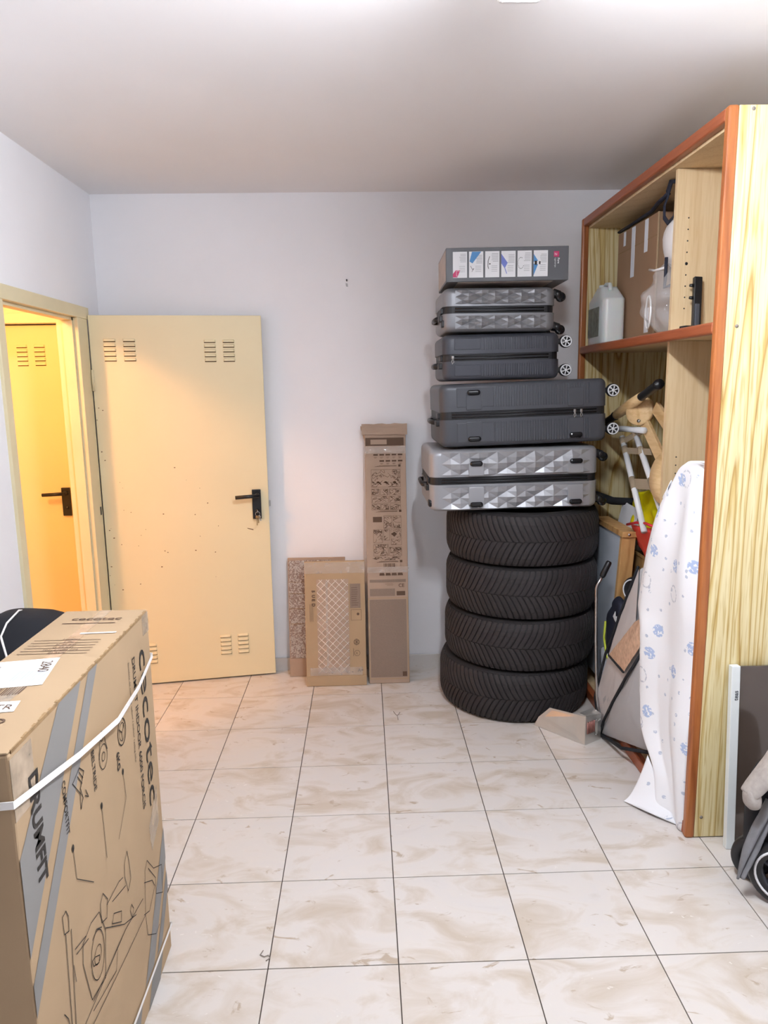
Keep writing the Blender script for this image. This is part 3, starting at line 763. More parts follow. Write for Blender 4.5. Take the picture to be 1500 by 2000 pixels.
# tall narrow carton
tc_ = thing('tall_carton', 'tall narrow cardboard carton covered in printed diagrams, standing against the back wall', 'carton', (.003, 3.522, .001), (-lean(3.522, 3.695, 1.315), 0, .004))
w_, h_, d_ = .208, 1.30, .045
MB().box((0, 0, 0), (w_, d_, h_)).build('carton', 'kraft2', tc_, bevel=.003)
fpm = MB()
fpm.grid(lambda u, v: (-.014 + u * (w_ + .022), -.006 - .004 * noise.noise(Vector((u * 4, v * 3, 1))), 1.27 + v * .055 + .004 * noise.noise(Vector((u * 6, v * 2, 5)))), 12, 6, smooth=False)
fpm.build('top_flap', 'kraft2', tc_, solid=.005)
MB().add([(-.018, -.008, 1.315), (.006, -.006, 1.275), (.002, .03, 1.24), (-.016, .02, 1.30)], [(0, 1, 2, 3)]).build('torn_corner', 'kraft2', tc_, solid=.004)
tp = Print((0, -.0004, 0), (1, 0, 0), (0, 0, 1)); tp.rect(.010, .032, .196, .432); tp.rect(.012, .52, .196, .535); tp.rect(.012, .45, .14, .488); tp.build('tan_panel_print', 'tanpanel', tc_, kind='stuff')
ed = Print((0, -.0006, 0), (1, 0, 0), (0, 0, 1)); ed.frame(.003, .022, .204, .442, .004); ed.build('pale_border', 'kraft', tc_)
ti = Print((0, -.0012, 0), (1, 0, 0), (0, 0, 1))
ti.rect(.004, 1.215, .198, 1.255)
for j, n in enumerate((5, 4)):
    for k in range(n):
        x = .178 - k * .031; z = 1.165 - j * .031; ti.rect(x - .011, z, x + .012, z + .008); ti.line([(x - .008, z - .008), (x + .008, z - .008)], .0012); ti.line([(x - .006, z - .012), (x + .004, z - .012)], .0012)
for z in (1.108, .878, .622): ti.rect(.168, z, .18, z + .011); [ti.rect(.05 + .01 * q, z + .001 + .003 * q, .16, z + .002 + .003 * q) for q in range(3)]
random.seed(21)
def scribble(x0, z0, x1, z1, n, t=.0012):
    for _ in range(n):
        x, z = random.uniform(x0, x1), random.uniform(z0, z1); pts = [(x, z)]
        for _ in range(random.randint(2, 5)):
            x = min(x1, max(x0, x + random.uniform(-.018, .018))); z = min(z1, max(z0, z + random.uniform(-.014, .014))); pts.append((x, z))
        ti.line(pts, t)
def cell(x0, z0, x1, z1, n=8): ti.frame(x0, z0, x1, z1, .0009); scribble(x0 + .003, z0 + .003, x1 - .003, z1 - .003, n)
cell(.03, 1.005, .178, 1.095, 46)
for x in (.065, .103, .148): ti.disc(x, 1.03, .008, 8, .005); ti.line([(x, 1.03), (x + .014, 1.02)], .005)
for (x0, x1) in ((.03, .07), (.075, .115), (.12, .178)): cell(x0, .965, x1, .997, 9)
for (x0, x1) in ((.03, .115), (.12, .178)): cell(x0, .925, x1, .960, 12)
for (x0, x1) in ((.03, .075), (.078, .118), (.124, .178)): cell(x0, .890, x1, .920, 10)
ti.rect(.035, .828, .08, .855)
for (x0, x1) in ((.088, .13), (.135, .178)): cell(x0, .795, x1, .86, 14)
cell(.035, .722, .082, .79, 14); cell(.088, .735, .118, .79, 4); ti.poly([(.125, .767), (.142, .778), (.156, .767), (.142, .752)]); cell(.125, .71, .178, .79, 12)
cell(.035, .655, .11, .715, 22); cell(.115, .655, .178, .70, 16); scribble(.03, .635, .19, .65, 16)
for k in range(14): ti.rect(.085 + k * .0042, .598, .085 + k * .0042 + random.uniform(.001, .003), .617)
for k in range(4): ti.box((0, 0, 0), (0, 0, 0)) if False else ti.poly([(.062 + k * .031, .555), (.09 + k * .031, .555), (.086 + k * .031, .568), (.064 + k * .031, .568)])
ti.text('CE', .158, .495, .025, bold=.0004); ti.line([(.10, .505), (.13, .505)], .0012); ti.line([(.09, .512), (.13, .512)], .0012)
ti.rect(.148, .452, .192, .474); ti.rect(.172, .036, .194, .060)
ti.text('Ernes', .014, 1.295, .012, bold=.0003); ti.text('E  x', .014, 1.278, .012); ti.rect(.14, 1.285, .175, 1.296)
ti.build('diagram_print', 'brownink', tc_, kind='stuff')
tw = Print((0, -.0020, 0), (1, 0, 0), (0, 0, 1)); tw.rect(.03, 1.222, .112, 1.246); tw.build('pale_banner', 'kraft2', tc_)
crinkle(0, w_, 1.175, 1.212, 26, 12).build('clear_tape', 'shine', tc_)
crinkle(0, w_ + .004, .57, .600, 26, 10).build('clear_tape', 'shine', tc_)

# ---------------------------------------------------------------- big exercise bike carton in the foreground
bc = thing('bike_carton', 'large upright kraft carton for an exercise bike with grey stripes, standing in the left foreground', 'carton', (-.654, 1.41, 0))
BX0, BX1, BY0, BY1, BZ = -.755, -.553, 1.045, 1.774, .958
def bb_(mb, name, mat, **k): return mb.build(name, mat, bc, world=True, **k)
cb = bb_(MB().box((BX0, BY0, .002), (BX1, BY1, BZ - .004)), 'carton_body', 'kraft', bevel=.004)
bb_(MB().box((BX0 + .001, BY0 + .001, BZ - .004), (-.655, BY1 - .001, BZ), bev=.0015), 'top_flap', 'kraft')
bb_(MB().box((-.653, BY0 + .001, BZ - .004), (BX1 - .001, BY1 - .001, BZ), bev=.0015), 'top_flap', 'kraft')
rough = MB()
for k in range(70):
    y = BY0 + .01 + k * .0101; rough.box((BX1 - .003 - random.uniform(0, .002), y, BZ - .006), (BX1 + .0006, y + .0101, BZ + random.uniform(-.0006, .0007)))
bb_(rough, 'worn_edge', 'kraftedge', kind='stuff')
FO = ((BX1, 0, BZ), (0, 0, -1), (0, 1, 0))
def fp(off=.0008): return Print(*FO, off)
A = lambda y, z: (BZ - z, y)
for poly in ([(1.231, .954), (1.334, .954), (1.046, .60), (1.046, .775)], [(1.373, .954), (1.422, .954), (1.046, .49), (1.046, .551)],
             [(1.773, .36), (1.773, .27), (1.62, .08), (1.55, .08)], [(1.773, .235), (1.773, .18), (1.695, .08), (1.65, .08)]):
    bb_(fp().poly([A(*p) for p in poly]), 'grey_stripe', 'greyprint')
for poly in ([(1.60, .06), (1.70, .06), (1.66, .003), (1.56, .003)], [(1.45, .06), (1.52, .06), (1.48, .003), (1.41, .003)]):
    bb_(fp().poly([A(*p) for p in poly]), 'grey_stripe', 'greyprint')
bb_(fp(.0014).text('cecotec', BZ - .884, 1.682, .086, width=.405, bold=0), 'brand_lettering', 'ink')
bb_(fp(.0014).text('DRUMFIT INDOOR 6000 FORCIS', BZ - .884, 1.630, .027, width=.385, bold=.0003), 'model_lettering', 'ink')
bb_(fp(.0014).text('Bicicleta de ciclismo indoor / Indoor cycling bike', BZ - .884, 1.600, .012, width=.245), 'small_lettering', 'ink')
bb_(fp(.0016).text('DRUMFIT', BZ - .890, 1.098, .046, width=.200, bold=.0016), 'model_lettering', 'ink')
bb_(fp(.0014).text('BELTRIDE', BZ - .797, 1.352, .020, width=.085, bold=.0003), 'icon_lettering', 'ink')
bb_(fp(.0014).text('COMFORTFIT', BZ - .812, 1.213, .020, width=.106, bold=.0003), 'icon_lettering', 'ink')
bb_(fp(.0014).text('6KG', BZ - .722, 1.485, .024, width=.042, bold=.0006), 'icon_lettering', 'ink')
ic = fp(.0014)
ic.ring(*A(1.528, .752), .030, .0028, 24, .026); ic.ring(*A(1.528, .752), .020, .0018, 20, .017); ic.line([A(1.51, .765), A(1.528, .75), A(1.545, .764), A(1.528, .75), A(1.528, .73)], .0022)
ic.ring(*A(1.412, .80), .010, .002, 16); ic.ring(*A(1.412, .755), .026, .002, 20, .022); ic.ring(*A(1.412, .755), .009, .0018, 14); ic.line([A(1.402, .802), A(1.389, .76)], .002); ic.line([A(1.422, .802), A(1.436, .76)], .002)
bb_(ic, 'icon_print', 'ink', kind='stuff')
LN = [[(1.18, .581), (1.165, .58), (1.166, .545), (1.185, .537), (1.188, .564), (1.18, .581)], [(1.171, .541), (1.162, .365)], [(1.194, .533), (1.177, .35)],
 [(1.499, .478), (1.477, .462), (1.474, .431), (1.487, .388), (1.51, .404), (1.506, .448), (1.499, .478)], [(1.462, .44), (1.438, .448), (1.363, .451)], [(1.474, .411), (1.392, .435)],
 [(1.321, .467), (1.279, .476), (1.236, .466), (1.228, .43), (1.253, .329), (1.324, .314), (1.345, .407), (1.321, .467)], [(1.278, .439), (1.301, .444), (1.327, .428)],
 [(1.394, .405), (1.438, .376), (1.433, .354), (1.382, .39), (1.394, .405)], [(1.625, .366), (1.605, .352), (1.585, .248), (1.593, .187), (1.651, .142), (1.682, .144)],
 [(1.625, .366), (1.669, .313), (1.734, .277), (1.728, .201), (1.675, .237), (1.679, .279), (1.63, .341)], [(1.594, .328), (1.652, .292), (1.669, .264), (1.616, .235), (1.576, .255)],
 [(1.576, .299), (1.452, .319), (1.215, .313)], [(1.585, .248), (1.447, .259), (1.249, .279)], [(1.452, .319), (1.258, .321)], [(1.398, .315), (1.381, .278), (1.254, .303)],
 [(1.136, .41), (1.149, .389), (1.152, .375)], [(1.201, .485), (1.251, .471)], [(1.205, .471), (1.261, .457)], [(1.19, .461), (1.194, .424)],
 [(1.283, .397), (1.305, .383), (1.299, .371), (1.273, .385), (1.269, .4), (1.283, .397)], [(1.346, .41), (1.447, .336), (1.524, .298)], [(1.5, .344), (1.489, .336), (1.498, .312), (1.511, .325), (1.5, .344)],
 [(1.348, .488), (1.331, .477), (1.329, .436), (1.357, .425), (1.369, .459), (1.348, .488)], [(1.162, .365), (1.155, .1)], [(1.177, .35), (1.17, .1)], [(1.215, .313), (1.15, .31)], [(1.249, .279), (1.15, .28)], [(1.12, .2), (1.14, .12), (1.2, .1)]]
dr = fp(.0014)
for l in LN: dr.line([A(*p) for p in l], .0020)
dr.ring(*A(1.298, .39), .05, .002, 26, .034); dr.ring(*A(1.298, .39), .018, .0018, 16)
for l in ([(1.515, .663), (1.522, .596), (1.458, .536)], [(1.381, .663), (1.385, .543)], [(1.233, .669), (1.237, .603), (1.309, .543)]): dr.line([A(*p) for p in l], .0016); dr.disc(*A(*l[0]), .0075, 10, .005)
for l in ([(1.311, .74), (1.321, .72), (1.306, .731)], [(1.291, .797), (1.256, .784), (1.286, .747), (1.283, .717), (1.296, .732), (1.288, .756), (1.31, .78), (1.291, .797)], [(1.28, .785), (1.297, .762)], [(1.288, .79), (1.303, .77)]): dr.line([A(*p) for p in l], .0022)
bb_(dr, 'bike_drawing', 'ink', kind='stuff')
# top face
def tp_(off=.0008): return Print((0, 0, BZ), (1, 0, 0), (0, 1, 0), off)
bb_(tp_(.0014).text('cecotec', -.712, 1.693, .032, width=.118, bold=.0004), 'top_lettering', 'brownink')
tl = tp_(.0014); tl.rect(-.722, 1.668, -.598, 1.672)
for k, s in enumerate(('MODEL', '1 PC', 'N 25 KG', 'G 29 KG', '102x22x80 CM', 'BLACK')):
    y = 1.552 - k * .0165; tl.rect(-.736, y, -.590, y + .0024); tl.text(s, -.655, y + .002, .012, align='CENTER')
bb_(tl, 'top_table_print', 'brownink', kind='stuff')
bb_(tp_(.0012).poly([(-.7545, 1.426), (-.636, 1.447), (-.613, 1.307), (-.7545, 1.282)]), 'shipping_label', 'label')
lt_ = tp_(.0020)
for k in range(11): lt_.rect(-.690 + k * .006, 1.325, -.690 + k * .006 + (.003 if k % 3 else .0018), 1.375)
bb_(lt_, 'label_barcode', 'blueink', kind='stuff')
l3 = tp_(.0022); l3.text('2840', -.662, 1.425, .030, ang=-1.35); l3.text('Calle 25', -.744, 1.40, .016, ang=-1.35); bb_(l3, 'label_lettering', 'brownink')
br_ = tp_(.0010)
for k in range(22): br_.rect(-.735 + k * .0045, 1.245 + k * .001, -.735 + k * .0045 + random.uniform(.0012, .0034), 1.280 + k * .001)
bb_(br_, 'barcode', 'brownink', kind='stuff')
bb_(tp_(.0012).poly([(-.7545, 1.222), (-.620, 1.236), (-.612, 1.192), (-.7545, 1.175)]), 'route_label', 'label')
bb_(tp_(.0020).text('TR', -.655, 1.200, .028), 'label_lettering', 'brownink')
bb_(tp_(.0014).text('P E D', -.685, 1.145, .028, width=.075, bold=.0006), 'top_lettering', 'brownink')
bb_(tp_(.0016).poly([(-.652, 1.60), (-.572, 1.604), (-.572, 1.596), (-.652, 1.592)]), 'tape_scrap', 'strap')
bb_(MB().box((-.668, BY0 + .004, BZ + .0003), (-.640, BY1 - .002, BZ + .0007)), 'clear_tape', 'tape')
bb_(MB().box((BX1 + .0004, BY0 + .002, .84), (BX1 + .0010, BY0 + .075, .945)), 'clear_tape', 'tape')
bb_(MB().box((BX1 + .0004, BY1 - .05, .905), (BX1 + .0010, BY1 - .002, .955)), 'clear_tape', 'tape')
bb_(MB().add([(BX1 + .0009, 1.66, .43), (BX1 + .0009, 1.74, .50), (BX1 + .0009, 1.74, .40), (BX1 + .0009, 1.67, .36)], [(0, 1, 2, 3)]), 'clear_tape', 'tape')
bb_(MB().box((BX0 + .01, BY0 - .001, .70), (BX0 + .16, BY0 + .0, .785)), 'black_label', 'black')
def band(pts, h=.012, t=.0016):
    mb = MB(); n = len(pts); vs = []
    cx = sum(p[0] for p in pts) / n; cy = sum(p[1] for p in pts) / n
    for x, y, z in pts:
        d = Vector((x - cx, y - cy, 0)).normalized() * t
        vs += [(x, y, z - h / 2), (x, y, z + h / 2), (x + d.x, y + d.y, z + h / 2), (x + d.x, y + d.y, z - h / 2)]
    fs = []
    for i in range(n):
        a, b_ = i * 4, ((i + 1) % n) * 4
        for k in range(4): fs.append((a + k, a + (k + 1) % 4, b_ + (k + 1) % 4, b_ + k))
    return mb.add(vs, fs)
e = .0035
bb_(band([(BX1 + e, BY0 - e, .874), (BX1 + e + .006, 1.28, .830), (BX1 + e + .009, 1.48, .802), (BX1 + e + .005, 1.64, .808), (BX1 + e, BY1 + e, .835), (BX0 - e, BY1 + e, .84), (BX0 - e, BY0 - e, .86)], .013), 'strap', 'strap')
bb_(band([(BX1 + e, BY0 - e, .085), (BX1 + e, BY1 + e, .068), (BX0 - e, BY1 + e, .068), (BX0 - e, BY0 - e, .085)], .010), 'strap', 'strap')

# ---------------------------------------------------------------- black padded bag behind the carton
def sgn_pow(c, p): return math.copysign(abs(c) ** p, c)
def blob(c, r, p=.6, nu=40, nv=26, amp=0, fq=4, seed=0, yaw=0, flat=None):
    """superellipsoid cushion with soft lumps"""
    ca, sa = math.cos(yaw), math.sin(yaw)
    def fn(u, v):
        a = 2 * PI * u; t = PI * (v - .5)
        x = sgn_pow(math.cos(t), p) * sgn_pow(math.cos(a), p) * r[0]; y = sgn_pow(math.cos(t), p) * sgn_pow(math.sin(a), p) * r[1]; z = sgn_pow(math.sin(t), p) * r[2]
        k = 1 + amp * noise.noise(Vector((x * fq + seed, y * fq, z * fq)))
        x, y, z = x * k, y * k, z * k
        return (c[0] + x * ca - y * sa, c[1] + x * sa + y * ca, c[2] + z)
    return MB().grid(fn, nu, nv, closeu=True)
pb = thing('padded_bag', 'black padded fabric bag tied with thin white cord, half hidden behind the bike carton', 'bag', (-1.04, 2.10, 0))
blob((-1.035, 2.16, .42), (.185, .15, .42), .62, amp=.05, fq=3).build('bag_body', 'blackcloth', pb, world=True)
blob((-1.13, 1.88, .36), (.10, .13, .36), .6, amp=.05, fq=3, seed=4).build('side_pocket', 'blackcloth', pb, world=True)
MB().tube([(-1.045, 2.01, .815), (-1.03, 2.0, .76), (-1.0, 1.99, .66), (-.99, 1.99, .5)], .003, 6).tube([(-1.06, 2.30, .80), (-1.06, 2.16, .846), (-1.05, 2.06, .838), (-1.045, 2.01, .815)], .003, 6).build('cord', 'strap', pb, world=True)
MB().tube([(-1.16, 1.80, .70), (-1.11, 1.77, .695), (-1.07, 1.77, .66), (-1.05, 1.80, .5)], .003, 6).build('cord', 'strap', pb, world=True)

# ---------------------------------------------------------------- keys in the door
kb = thing('key_bunch', 'small bunch of brass keys hanging on a ring from the black door lock', 'keys', (0, 0, 0))
kb.matrix_world = Matrix.Translation((hx, hy, 0)) @ Matrix.Rotation(ang, 4, 'Z') @ Matrix.Translation((.7445, -.016, .888))
MB().box((-.0012, -.024, -.006), (.0012, 0, .006), bev=.0005).build('key', 'steel', kb)
MB().tube([(.011 * math.cos(a), -.024, -.012 + .012 * math.sin(a)) for a in [k * PI / 8 for k in range(16)]], .0011, 5, closed=True).build('ring', 'steel', kb)
def key(dx, rz, ln, mat):
    mb = MB().lathe([(.003, -.0008), (.0085, -.0008), (.0085, .0008), (.003, .0008)], 14, Matrix.Translation((0, 0, -.008)) @ Matrix.Rotation(PI / 2, 4, 'X'), closed=True)
    mb.box((-.0022, -.0008, -.016 - ln), (.0022, .0008, -.015))
    for k in range(3): mb.box((.0022, -.0008, -.02 - ln * (.4 + .18 * k)), (.0040, .0008, -.018 - ln * (.4 + .18 * k)))
    o = mb.build('key', mat, kb); o.location = (dx, -.025, -.020); o.rotation_euler = (0, rz, 0)
key(-.003, .05, .034, 'brass'); key(.001, -.02, .022, 'brass'); key(.004, -.35, .012, 'steel')

# ---------------------------------------------------------------- wardrobe contents, upper shelf
ST = 1.6765
cu = thing('shelf_carton', 'tall brown cardboard carton with white tape strips on the upper wardrobe shelf', 'carton', (1.19, 3.02, ST))
MB().box((0, 0, 0), (.36, .46, .495)).build('carton', 'kraft3', cu, bevel=.003)
MB().box((-.0012, -.004, 0), (.006, .004, .495)).build('corner_ridge', 'kraft', cu, bevel=.002)
for y0, y1, z0, z1 in ((.10, .135, .36, .49), (.245, .285, .28, .49), (.36, .385, .43, .49), (.055, .10, .03, .13)):
    MB().box((-.0018, y0, z0), (-.0003, y1, z1)).build('tape_strip', 'paper', cu)
MB().box((-.001, .005, .405), (-.0003, .455, .409)).build('flap_seam', 'kraftedge', cu)
MB().box((.09, -.001, .36), (.115, -.0002, .39), bev=.0003).build('green_mark', 'green', cu)
jg = thing('plastic_jug', 'white translucent plastic jug with faded label at the far end of the shelf', 'jug', (1.075, 3.32, ST))
jp = [(.0, .0), (.12, 0), (.12, .20), (.075, .255), (.045, .255), (.0, .195)]
def jugfn(u, v):
    a = 2 * PI * u
    z = v * .255
    k = 1 if z < .195 else 1 - (z - .195) / .06 * .62
    kx = 1 if z < .195 else 1 - (z - .195) / .06 * .35
    if v == 0: k *= .94; kx *= .94
    return (.056 + sgn_pow(math.cos(a), .42) * .056 * kx, .118 + sgn_pow(math.sin(a), .42) * .118 * k, z)
jm = MB().grid(jugfn, 44, 40, closeu=True); n0 = len(jm.v)
jm.f.append([i * 40 for i in range(44)]); jm.f.append([i * 40 + 39 for i in range(44)]); jm.sm += [False, False]
jm.build('jug_body', 'jug', jg)
MB().lathe([(0, 0), (.016, 0), (.018, .004), (.018, .022), (.015, .026), (0, .026)], 20, Matrix.Translation((.05, .16, .246))).build('cap', 'jug', jg)
MB().tube([(.05, .05, .235), (.05, .06, .262), (.05, .11, .268), (.05, .135, .25)], .010, 10).build('handle', 'jug', jg)
MB().box((-.0016, .045, .035), (-.0002, .20, .165)).build('label_sticker', 'juglabel', jg)
cpb = thing('plastic_bag', 'crumpled clear plastic bag with cable loops, on the shelf in front of the carton', 'bag', (1.16, 2.78, ST))
def bagfn(u, v):
    a = 2 * PI * u; t = v
    r = (.035 + .075 * math.sin(PI * min(1, t * 1.05)) ** .8) * (1 + .35 * noise.noise(Vector((math.cos(a) * 2, math.sin(a) * 2, t * 5))))
    return (r * math.cos(a) * .9, r * math.sin(a) * 1.05, t * .27)
MB().grid(bagfn, 36, 26, closeu=True).build('film', 'plasticbag', cpb)
MB().tube([(-.075 + .01 * math.cos(a), .03 + .050 * math.cos(a), .085 + .06 * math.sin(a)) for a in [k * PI / 9 for k in range(18)]], .0035, 6, closed=True).build('white_cable', 'white', cpb)
MB().tube([(-.05, .10, .25), (-.06, .02, .235), (-.05, -.06, .235)], .005, 6).build('bag_rim', 'milky', cpb)
MB().tube([(-.05, -.055, .27), (-.052, -.06, .20), (-.05, -.05, .165), (-.04, -.08, .17)], .006, 6).build('blue_cord', 'navy', cpb)
blob((.02, -.04, .33), (.07, .085, .10), .9, 24, 16, .12, 12).build('white_bundle', 'milky', cpb)
st = thing('navy_strap', 'dark navy webbing strap looped over the top of the shelf carton', 'strap', (1.16, 2.9, 2.174))
lp_ = [(1.135, 2.80, 2.172), (1.13, 2.815, 2.145), (1.125, 2.80, 2.10), (1.12, 2.75, 2.07), (1.12, 2.70, 2.085), (1.125, 2.69, 2.15), (1.13, 2.72, 2.205), (1.13, 2.765, 2.215), (1.135, 2.80, 2.19)]
MB().tube(lp_, .009, 8, flat=.35, closed=True).build('loop', 'navy', st, world=True)
MB().tube([(1.135, 2.80, 2.182), (1.16, 2.95, 2.186), (1.185, 3.08, 2.184), (1.19, 3.30, 2.182), (1.19, 3.47, 2.180)], .010, 8, flat=.6).build('webbing', 'navy', st, world=True)
blob((1.15, 2.70, 2.12), (.025, .03, .035), .8, 16, 10, .3, 30).build('film_knot', 'plasticbag', st, world=True)
kbar = thing('black_bar', 'black plastic wall bracket bar leaning upright against the divider', 'bracket', (1.16, 2.565, ST), (-.17, .06, 0))
MB().box((-.014, -.009, 0), (.014, .009, .185), bev=.003).build('bar', 'black', kbar)
MB().box((-.010, -.013, .0), (.006, -.008, .09), bev=.002).build('slider', 'charcoal', kbar)
for z in (.155, .112): MB().tube([(-.014, 0, z), (-.027, 0, z)], [.007, .005], 8).build('peg', 'black', kbar)
fs_ = MB().box((-.085, -.02, 0), (.085, .02, .010), bev=.002).build('black_strip', 'black'); fs_.location = (1.165, 2.50, ST); fs_.rotation_euler = (0, 0, .1)
tag(fs_, 'flat black plastic strip lying on the shelf below the leaning bar', 'strip')

# ---------------------------------------------------------------- wardrobe contents, lower part
wc = thing('wooden_crate', 'plain brown wooden crate standing inside the lower wardrobe', 'crate', (1.21, 2.68, .052))
MB().box((0, 0, 0), (.018, .84, .69)).build('front_board', 'plankz', wc, bevel=.002)
MB().box((.30, 0, 0), (.318, .84, .69)).build('back_board', 'plankz', wc, bevel=.002)
MB().box((.018, 0, 0), (.30, .018, .69)).build('side_board', 'plankz', wc, bevel=.002)
MB().box((.018, .822, 0), (.30, .84, .69)).build('side_board', 'plankz', wc, bevel=.002)
MB().box((-.004, -.004, .69), (.322, .844, .705)).build('lid', 'plankz', wc, bevel=.002)
CT = .7575
def cloth_lump(name, label, cat, mat, c, r, amp=.25, fq=9, p=.8, seed=0):
    t = blob(c, r, p, 36, 22, amp, fq, seed).build(name, mat); return tag(t, label, cat)
cloth_lump('floral_cloth', 'folded floral cotton cloth in green and wine red, on the wooden crate', 'cloth', 'floral', (1.255, 2.97, CT + .05), (.045, .13, .05), .12, 14, .5)
rb_ = thing('red_bag', 'coral red fabric bag with dark trim beside the white sheet', 'bag', (1.22, 2.88, CT))
MB().grid(lambda u, v: (1.14 + .05 * v + .008 * noise.noise(Vector((u * 5, v * 5, 0))), 3.03 - u * .30 + .03 * v, .90 - v * (.10 + .16 * u) + .035 * u), 14, 12).build('flap', 'coral', rb_, world=True, solid=.006)
blob((1.25, 2.90, CT + .065), (.08, .11, .065), .7, 30, 18, .15, 10).build('bag_body', 'coral', rb_, world=True)
MB().tube([(1.12, 3.03, .902), (1.13, 2.95, .925), (1.13, 2.85, .940), (1.13, 2.75, .942)], .006, 6).build('trim', 'red', rb_, world=True)
wp = thing('paper_stack', 'sheaf of white printed papers leaning behind the wooden framed board', 'papers', (1.19, 3.19, CT))
for k in range(4):
    MB().add([(1.175 + .006 * k, 3.33 - .02 * k, .80), (1.175 + .006 * k, 3.10 - .015 * k, .84), (1.19 + .006 * k, 3.08 - .01 * k, .955 - .006 * k), (1.19 + .006 * k, 3.28 - .02 * k, .965 - .006 * k)], [(0, 1, 2, 3)]).build('sheet', 'paper', wp, world=True, solid=.0015)
MB().add([(1.212, 3.33, CT + .001), (1.24, 3.33, CT + .001), (1.24, 3.14, CT + .001), (1.212, 3.14, CT + .001), (1.212, 3.33, .81), (1.212, 3.14, .81), (1.24, 3.14, .81), (1.24, 3.33, .81)], [(0, 1, 2, 3), (4, 5, 6, 7), (0, 3, 5, 4), (1, 2, 6, 7), (0, 1, 7, 4), (2, 3, 5, 6)]).build('folder', 'paper', wp, world=True)
yb = thing('yellow_bag', 'bright yellow plastic bag lying behind the white tube frame', 'bag', (1.28, 3.04, CT))
def yfn(u, v):
    y = 3.17 - u * .38; z = CT + .06 + v * (.20 + .08 * u)
    return (1.185 + .03 * v + .02 * noise.noise(Vector((y * 16, z * 16, 2))), y, z)
MB().grid(yfn, 26, 18).build('front_sheet', 'yellow', yb, world=True, solid=.012)
blob((1.28, 2.99, CT + .11), (.05, .15, .11), .7, 30, 18, .2, 10).build('bag_body', 'yellow', yb, world=True)
cloth_lump('black_cloth', 'crumpled black cloth heaped behind the yellow bag', 'cloth', 'blackcloth', (1.40, 3.22, CT + .12), (.09, .30, .12), .2, 7)
bs = MB().tube([(1.06, 3.50, .985), (1.10, 3.44, .975), (1.16, 3.34, .955), (1.22, 3.24, .965), (1.28, 3.16, 1.0), (1.33, 3.12, 1.02)], [.028, .03, .03, .03, .032, .03], 8, flat=.6).build('black_strap', 'blackcloth'); tag(bs, 'wide black fabric strap trailing from under the silver suitcase towards the yellow bag', 'strap')
# white tube frame with webbing
tf = thing('tube_frame', 'folding white tube frame with beige webbing straps, leaning in the wardrobe', 'frame', (1.14, 2.9, CT))
P1a, P1b = Vector((1.165, 3.26, 1.262)), Vector((1.125, 2.85, .905)); P2a, P2b = Vector((1.19, 3.17, 1.310)), Vector((1.165, 2.79, 1.0))
P1a, P2a = Vector((1.15, 3.217, 1.262)), Vector((1.17, 3.12, 1.290))
MB().tube([P1a, P1b], .0125, 12).build('tube', 'tube', tf, world=True); MB().tube([P2a, P2b], .0125, 12).build('tube', 'tube', tf, world=True)
MB().tube([(1.16, 3.46, 1.280), (1.16, 3.24, 1.298), (1.165, 3.00, 1.304)], .013, 12).build('top_tube', 'tube', tf, world=True)
def strap_between(t0, t1, w_=.05):
    a = P1a.lerp(P1b, t0); b_ = P2a.lerp(P2b, t1); b2 = b_ + (b_ - a) * .6; d = (P1b - P1a).normalized() * w_
    mb = MB().add([a, b2, b2 + d, a + d], [(0, 1, 2, 3)]); mb.build('webbing_strap', 'webbing', tf, world=True, solid=.003)
    MB().tube([a - d * .05, a + d * 1.05], .0138, 10).build('strap_sleeve', 'webbing', tf, world=True)
    MB().tube([b_ - d * .05, b_ + d * 1.05], .0138, 10).build('strap_sleeve', 'webbing', tf, world=True)
strap_between(.12, .22, .035); strap_between(.46, .62, .055); strap_between(.02, .0, .03)
# wooden balance bike
bk = thing('balance_bike', 'wooden balance bike with black handlebar grips lying on top of the wardrobe heap', 'balance bike', (1.2, 2.95, CT))
H0, H1 = Vector((1.15, 2.828, 1.496)), Vector((1.13, 3.46, 1.296))
def hpnt(t): return H0.lerp(H1, t)
MB().tube([hpnt(.27), hpnt(.45), hpnt(.66), hpnt(.70)], [.019, .023, .022, .018], 12).build('handlebar', 'toywood', bk, world=True)
for t0, t1 in ((0.0, .28), (.69, .98)):
    MB().tube([hpnt(t0), hpnt(t0 + .02), hpnt(t0 + .04), hpnt(t1 - .02), hpnt(t1)], [.019, .021, .0175, .0165, .019], 12).build('grip', 'black', bk, world=True)
n_ = Vector((-.75, -.6, .15)).normalized()
MB().lathe([(0, -.013), (.058, -.013), (.062, -.009), (.062, .009), (.058, .013), (0, .013)], 36, at(Vector((1.14, 3.045, 1.388)) - n_ * .040, n_)).build('head_disc', 'toywood', bk, world=True)
MB().tube([Vector((1.14, 3.035, 1.345)) - n_ * .028, Vector((1.14, 3.035, 1.345)) - n_ * .020], .007, 12).build('bolt', 'steel', bk, world=True)
def plank(a, b, w_, t_, name, mat):
    a, b = Vector(a), Vector(b); d = (b - a).normalized(); s_ = d.cross(Vector((1, .3, 0))).normalized() * w_ / 2; q = d.cross(s_).normalized() * t_ / 2
    vs = [p + s_ * i + q * j for p in (a, b) for i, j in ((-1, -1), (1, -1), (1, 1), (-1, 1))]
    MB().add(vs, [(3, 2, 1, 0), (4, 5, 6, 7), (0, 1, 5, 4), (1, 2, 6, 5), (2, 3, 7, 6), (3, 0, 4, 7)]).build(name, mat, bk, world=True, bevel=.002)
plank((1.185, 3.06, 1.34), (1.19, 2.78, 1.13), .05, .016, 'fork_board', 'toywood')
plank((1.20, 2.98, 1.40), (1.21, 2.70, 1.24), .05, .016, 'fork_board', 'toywood')
